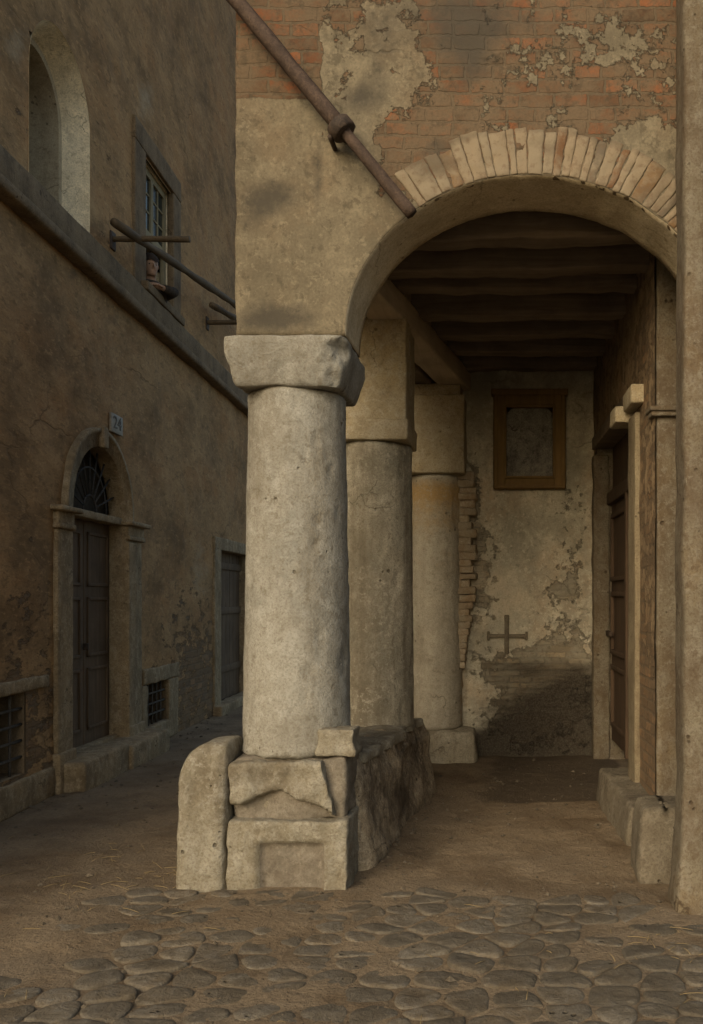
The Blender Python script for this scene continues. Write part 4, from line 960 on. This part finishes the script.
# framed picture on the back wall
fr = thing('picture_frame', 'ochre wooden frame with darkened picture hung high on the back wall', 'picture frame', (0.095, YK - 0.05, 3.1))
fx0, fx1, fz0, fz1 = -0.265, 0.455, 2.67, 3.63
def fbar(bm, lo, hi): stone(bm, lo, hi, r=0.016, amp=0.004, freq=8, res=0.06)
bm = bmesh.new(); y0 = YK - 0.085
fbar(bm, (fx0, y0, fz0), (fx0 + 0.115, YK, fz1)); fbar(bm, (fx1 - 0.115, y0, fz0), (fx1, YK, fz1))
fbar(bm, (fx0 + 0.11, y0 + 0.003, fz0), (fx1 - 0.11, YK, fz0 + 0.115)); fbar(bm, (fx0 + 0.11, y0 + 0.003, fz1 - 0.13), (fx1 - 0.11, YK, fz1))
obj('frame', bm, GILT, fr)
bm = bmesh.new()
for (lo, hi) in (((fx0 + 0.105, y0 - 0.015, fz0 + 0.105), (fx0 + 0.13, YK, fz1 - 0.12)), ((fx1 - 0.13, y0 - 0.015, fz0 + 0.105), (fx1 - 0.105, YK, fz1 - 0.12)), ((fx0 + 0.125, y0 - 0.013, fz0 + 0.105), (fx1 - 0.125, YK, fz0 + 0.13)), ((fx0 + 0.125, y0 - 0.013, fz1 - 0.15), (fx1 - 0.125, YK, fz1 - 0.12)),
                 ((fx0 + 0.01, y0 - 0.02, fz0 + 0.01), (fx0 + 0.045, YK, fz1 - 0.01)), ((fx1 - 0.045, y0 - 0.02, fz0 + 0.01), (fx1 - 0.01, YK, fz1 - 0.01)), ((fx0 + 0.012, y0 - 0.022, fz0 + 0.008), (fx1 - 0.012, YK, fz0 + 0.04)), ((fx0 - 0.02, y0 - 0.03, fz1 - 0.03), (fx1 + 0.02, YK, fz1 + 0.03))):
    stone(bm, lo, hi, r=0.008, amp=0.002, res=0.08)
obj('moulding', bm, GILT, fr)
bm = bmesh.new(); stone(bm, (fx0 + 0.12, YK - 0.035, fz0 + 0.12), (fx1 - 0.12, YK - 0.02, fz1 - 0.14), r=0.003, amp=0.001, res=0.05); obj('picture', bm, PAINT, fr)
for sx in (-1, 1):
    cx = (fx0 + 0.12) if sx < 0 else (fx1 - 0.12)
    bm = bmesh.new(); bm.faces.new([bm.verts.new(v) for v in [(cx, y0 + 0.02, fz1 - 0.14), (cx - sx * 0.13, y0 + 0.02, fz1 - 0.14)] + [(cx - sx * 0.13 * (1 - math.sin(R(a_))), y0 + 0.02, fz1 - 0.14 - 0.13 * (1 - math.cos(R(a_)))) for a_ in (20, 40, 60, 80)] + [(cx, y0 + 0.02, fz1 - 0.27)]])
    bmesh.ops.solidify(bm, geom=bm.faces[:], thickness=0.02); obj('spandrel', bm, GILT, fr, smooth=False)
# cross on the wall
cr = thing('wall_cross', 'plain grey brown cross fixed to the brick back wall', 'cross', (-0.13, YK - 0.04, 1.25))
CRM = aged('cross_wood', (0.22, 0.185, 0.13), (0.17, 0.14, 0.10), 6, pits=False)
bm = bmesh.new(); stone(bm, (-0.155, YK - 0.045, 1.03), (-0.108, YK + 0.02, 1.42), r=0.01, amp=0.004); obj('upright', bm, CRM, cr)
bm = bmesh.new(); stone(bm, (-0.31, YK - 0.040, 1.19), (0.055, YK + 0.02, 1.23), r=0.01, amp=0.004)
stone(bm, (-0.33, YK - 0.042, 1.165), (-0.302, YK + 0.02, 1.255), r=0.008); stone(bm, (0.05, YK - 0.042, 1.17), (0.077, YK + 0.02, 1.252), r=0.008); obj('arm', bm, CRM, cr)

# ------------------------------------------------------------------ grit and straw
bm = bmesh.new(); rg = random.Random(21)
for k in range(1500):
    q = rg.random()
    if q < 0.35: x, y = rg.uniform(-3.8, -1.9), rg.uniform(4.2, 11)
    elif q < 0.6: x, y = rg.uniform(-0.9, 0.7), rg.uniform(4.8, 9.0)
    elif q < 0.75: y = rg.uniform(5, 13); x = XL(y) + abs(rg.gauss(0.12, 0.12))
    elif q < 0.85: x, y = -0.88 + 0.17 * 0.4 + abs(rg.gauss(0, 0.10)), rg.uniform(4.95, 7.6)
    else: x, y = rg.uniform(-2.4, 1.0), rg.uniform(2.8, 5.0)
    r_ = rg.choice((0.004, 0.004, 0.005, 0.006, 0.008, 0.014)) * rg.uniform(0.7, 1.3); z = ground_z(x, y); vs = []
    for (dx, dy, dz) in ((1, 0, 0), (-1, 0, 0), (0, 1, 0), (0, -1, 0), (0, 0, 0.8), (0, 0, -0.6)):
        vs.append(bm.verts.new((x + r_ * (dx + rg.uniform(-.3, .3)) * 1.2, y + r_ * (dy + rg.uniform(-.3, .3)) * 1.2, z + r_ * (dz + 0.2 + rg.uniform(-.2, .2)))))
    for (a, b) in ((0, 2), (2, 1), (1, 3), (3, 0)): bm.faces.new((vs[a], vs[b], vs[4])); bm.faces.new((vs[b], vs[a], vs[5]))
tag(obj('grit', bm, aged('grit_stone', (0.125, 0.10, 0.068), (0.16, 0.13, 0.092), 5, pits=False, island=0.7), smooth=False), 'small loose stones and grit on the earth', 'grit', kind='stuff')
bm = bmesh.new(); rs = random.Random(5)
for k in range(110):
    q = rs.random()
    if q < 0.45: x, y = rs.gauss(-2.25, 0.28), rs.gauss(5.15, 0.28)
    elif q < 0.7: x, y = rs.gauss(0.66, 0.22), rs.gauss(4.05, 0.22)
    elif q < 0.85: x, y = rs.uniform(-2.2, 0.9), rs.uniform(3.3, 5.0)
    else: x, y = rs.gauss(-2.9, 0.4), rs.gauss(5.9, 0.5)
    a_ = rs.uniform(0, 6.28); L_ = rs.uniform(0.03, 0.12); z = ground_z(x, y) + rs.uniform(0.003, 0.02)
    tube(bm, [(x + math.cos(a_) * L_ * t + 0.02 * L_ * t * t, y + math.sin(a_) * L_ * t, z + 0.004 * math.sin(3.1 * t) + (0.02 * t if k % 5 == 0 else 0)) for t in (0, 0.35, 0.7, 1)], 0.0016, 4)
tag(obj('straw', bm, STRAW), 'loose straw scattered over the earth and cobbles', 'straw', kind='stuff')

# ------------------------------------------------------------------ person at the upper window
pb = LW(9.86, -0.02, 4.2)
per = thing('person', 'person with short dark hair in dark clothes leaning out of the upper window', 'person', pb)
FD = (Vector((0.62, -0.76, -0.20))).normalized()                       # looks out and down the street
UP = Vector((0, 0, 1)); SD = FD.cross(UP).normalized()
HC = LW(9.84, -0.02, 5.155)
def ell_rings(bm, rows, n=28, face=None):
    rings = []
    for (cen, rx, ry) in rows:
        ring = []
        for k in range(n):
            a_ = 2 * math.pi * k / n; p = cen + SD * math.sin(a_) * rx + FD * math.cos(a_) * ry
            if face: p = face(p, a_)
            ring.append(bm.verts.new(p))
        rings.append(ring)
    for i in range(len(rings) - 1):
        for k in range(n): bm.faces.new((rings[i][k], rings[i][(k + 1) % n], rings[i + 1][(k + 1) % n], rings[i + 1][k]))
    bm.faces.new(rings[0]); bm.faces.new(rings[-1])
def face_fn(p, a_):
    h = p - HC; u = h.dot(SD); v = h.dot(UP); f = h.dot(FD)
    if f > 0.02:
        p = p + FD * (0.036 * math.exp(-(u / 0.015) ** 2 - ((v + 0.012) / 0.022) ** 2))     # nose
        p = p + FD * (0.012 * math.exp(-(u / 0.012) ** 2 - ((v - 0.010) / 0.022) ** 2))
        for s in (-1, 1): p = p - FD * (0.018 * math.exp(-((u - s * 0.032) / 0.018) ** 2 - ((v - 0.014) / 0.012) ** 2))   # eye sockets
        p = p + FD * (0.006 * math.exp(-(u / 0.022) ** 2 - ((v + 0.045) / 0.008) ** 2) + 0.008 * math.exp(-(u / 0.022) ** 2 - ((v + 0.085) / 0.016) ** 2))
    return p
bm = bmesh.new(); rows = []
back = -FD.copy(); back.z = 0; back.normalize()
for (z, off, rx, ry) in ((4.30, 0.36, 0.16, 0.11), (4.55, 0.28, 0.165, 0.11), (4.75, 0.17, 0.185, 0.115), (4.88, 0.05, 0.20, 0.11), (4.95, 0.04, 0.175, 0.095), (4.99, 0.03, 0.10, 0.075), (5.02, 0.02, 0.062, 0.062), (5.055, 0.01, 0.056, 0.058)):
    rows.append((Vector((HC.x, HC.y, z)) + back * off, rx, ry))
for (v, off, rx, ry) in ((-0.105, -0.015, 0.045, 0.06), (-0.085, -0.008, 0.055, 0.078), (-0.06, 0, 0.064, 0.088), (-0.04, 0, 0.069, 0.092), (-0.02, 0, 0.072, 0.095), (0, 0, 0.074, 0.097), (0.02, 0, 0.076, 0.098), (0.045, 0, 0.076, 0.098), (0.07, 0.004, 0.070, 0.092), (0.095, 0.008, 0.055, 0.072), (0.112, 0.01, 0.03, 0.04)):
    rows.append((HC + UP * v + back * off, rx, ry))
ell_rings(bm, rows, face=face_fn)
for s in (-1, 1):
    sh = Vector((HC.x, HC.y, 4.90)) + back * 0.05 + SD * s * 0.175
    el = sh + SD * s * 0.05 - UP * 0.0 - UP * 0.02 + FD * 0.12; el.z = 4.905
    hd = HC + SD * s * 0.06 + FD * 0.16; hd.z = 4.90
    tube(bm, [sh, sh.lerp(el, 0.5), el], [0.055, 0.05, 0.042], 12); tube(bm, [el, el.lerp(hd, 0.5), hd], [0.042, 0.036, 0.027], 12)
    fw = (hd - el).normalized(); sdw = fw.cross(UP).normalized()
    tube(bm, [hd - fw * 0.01, hd + fw * 0.04, hd + fw * 0.08], [0.027, 0.034, 0.030], 10)
    for q, ln in ((-0.024, 0.055), (-0.008, 0.068), (0.009, 0.063), (0.025, 0.05)):
        r0 = hd + fw * 0.075 + sdw * q; tube(bm, [r0, r0 + fw * ln * 0.5 + UP * 0.004, r0 + fw * ln - UP * 0.012], [0.0095, 0.009, 0.0075], 8)
    r0 = hd + fw * 0.02 - sdw * s * 0.026; tube(bm, [r0, r0 - sdw * s * 0.022 + fw * 0.025, r0 - sdw * s * 0.026 + fw * 0.05], [0.011, 0.010, 0.008], 8)
    ear = HC + SD * s * 0.076 - FD * 0.005; tube(bm, [ear + UP * -0.022, ear + SD * s * 0.008, ear + UP * 0.028], [0.008, 0.014, 0.010], 8)
body = obj('body', bm, SKIN, per)
rm = body.modifiers.new('one_surface', 'REMESH'); rm.mode = 'VOXEL'; rm.voxel_size = 0.0055; rm.use_smooth_shade = True
bpy.context.view_layer.update()
me = bpy.data.meshes.new_from_object(body.evaluated_get(bpy.context.evaluated_depsgraph_get())); body.modifiers.clear(); body.data = me
if not me.materials: me.materials.append(SKIN)
bm = bmesh.new()
def cloth_fn(p, a_): return p + Vector((0.006 * fb(p * 14), 0.006 * fb(p * 14 + Vector((3, 3, 3))), 0))
rows = [(Vector((HC.x, HC.y, z)) + back * off, rx, ry) for (z, off, rx, ry) in ((4.28, 0.36, 0.18, 0.13), (4.55, 0.28, 0.185, 0.13), (4.75, 0.17, 0.20, 0.132), (4.88, 0.05, 0.213, 0.125), (4.955, 0.04, 0.185, 0.108), (4.995, 0.03, 0.112, 0.09), (5.012, 0.025, 0.085, 0.08))]
ell_rings(bm, rows, face=cloth_fn)
for s in (-1, 1):
    sh = Vector((HC.x, HC.y, 4.90)) + back * 0.05 + SD * s * 0.175
    el = sh + SD * s * 0.05 + FD * 0.12; el.z = 4.905; hd = HC + SD * s * 0.06 + FD * 0.16; hd.z = 4.90
    tube(bm, [sh, sh.lerp(el, 0.5), el, el.lerp(hd, 0.4), el.lerp(hd, 0.8)], [0.068, 0.062, 0.055, 0.048, 0.042], 12)
obj('jacket', bm, CLOTH, per)
bm = bmesh.new(); n = 30; rings = []
for i in range(11):
    v = 0.128 - i * 0.0165; ring = []
    for k in range(n):
        a_ = 2 * math.pi * k / n; fz = math.cos(a_)
        rad = math.sqrt(max(0.0, 1 - (max(0, v) / 0.130) ** 2))
        vv = v
        if fz > 0.25: vv = max(v, 0.048 + 0.01 * math.sin(a_ * 5))
        rad = math.sqrt(max(0.02, 1 - (max(0, vv - 0.01) / 0.125) ** 2))
        p = HC + back * 0.008 + UP * vv + SD * math.sin(a_) * 0.086 * rad + FD * fz * 0.107 * rad
        p += (p - HC).normalized() * 0.014 + (p - HC).normalized() * 0.008 * fb(p * 45); ring.append(bm.verts.new(p))
    rings.append(ring)
for i in range(10):
    for k in range(n): bm.faces.new((rings[i][k], rings[i][(k + 1) % n], rings[i + 1][(k + 1) % n], rings[i + 1][k]))
bm.faces.new(rings[0]); obj('hair', bm, HAIR, per)
for s in (-1, 1):
    p = HC + SD * s * 0.031 + UP * 0.014 + FD * 0.0755; bm = bmesh.new(); bmesh.ops.create_uvsphere(bm, u_segments=12, v_segments=8, radius=0.0115, matrix=Matrix.Translation(p)); obj('eye', bm, INK, per)
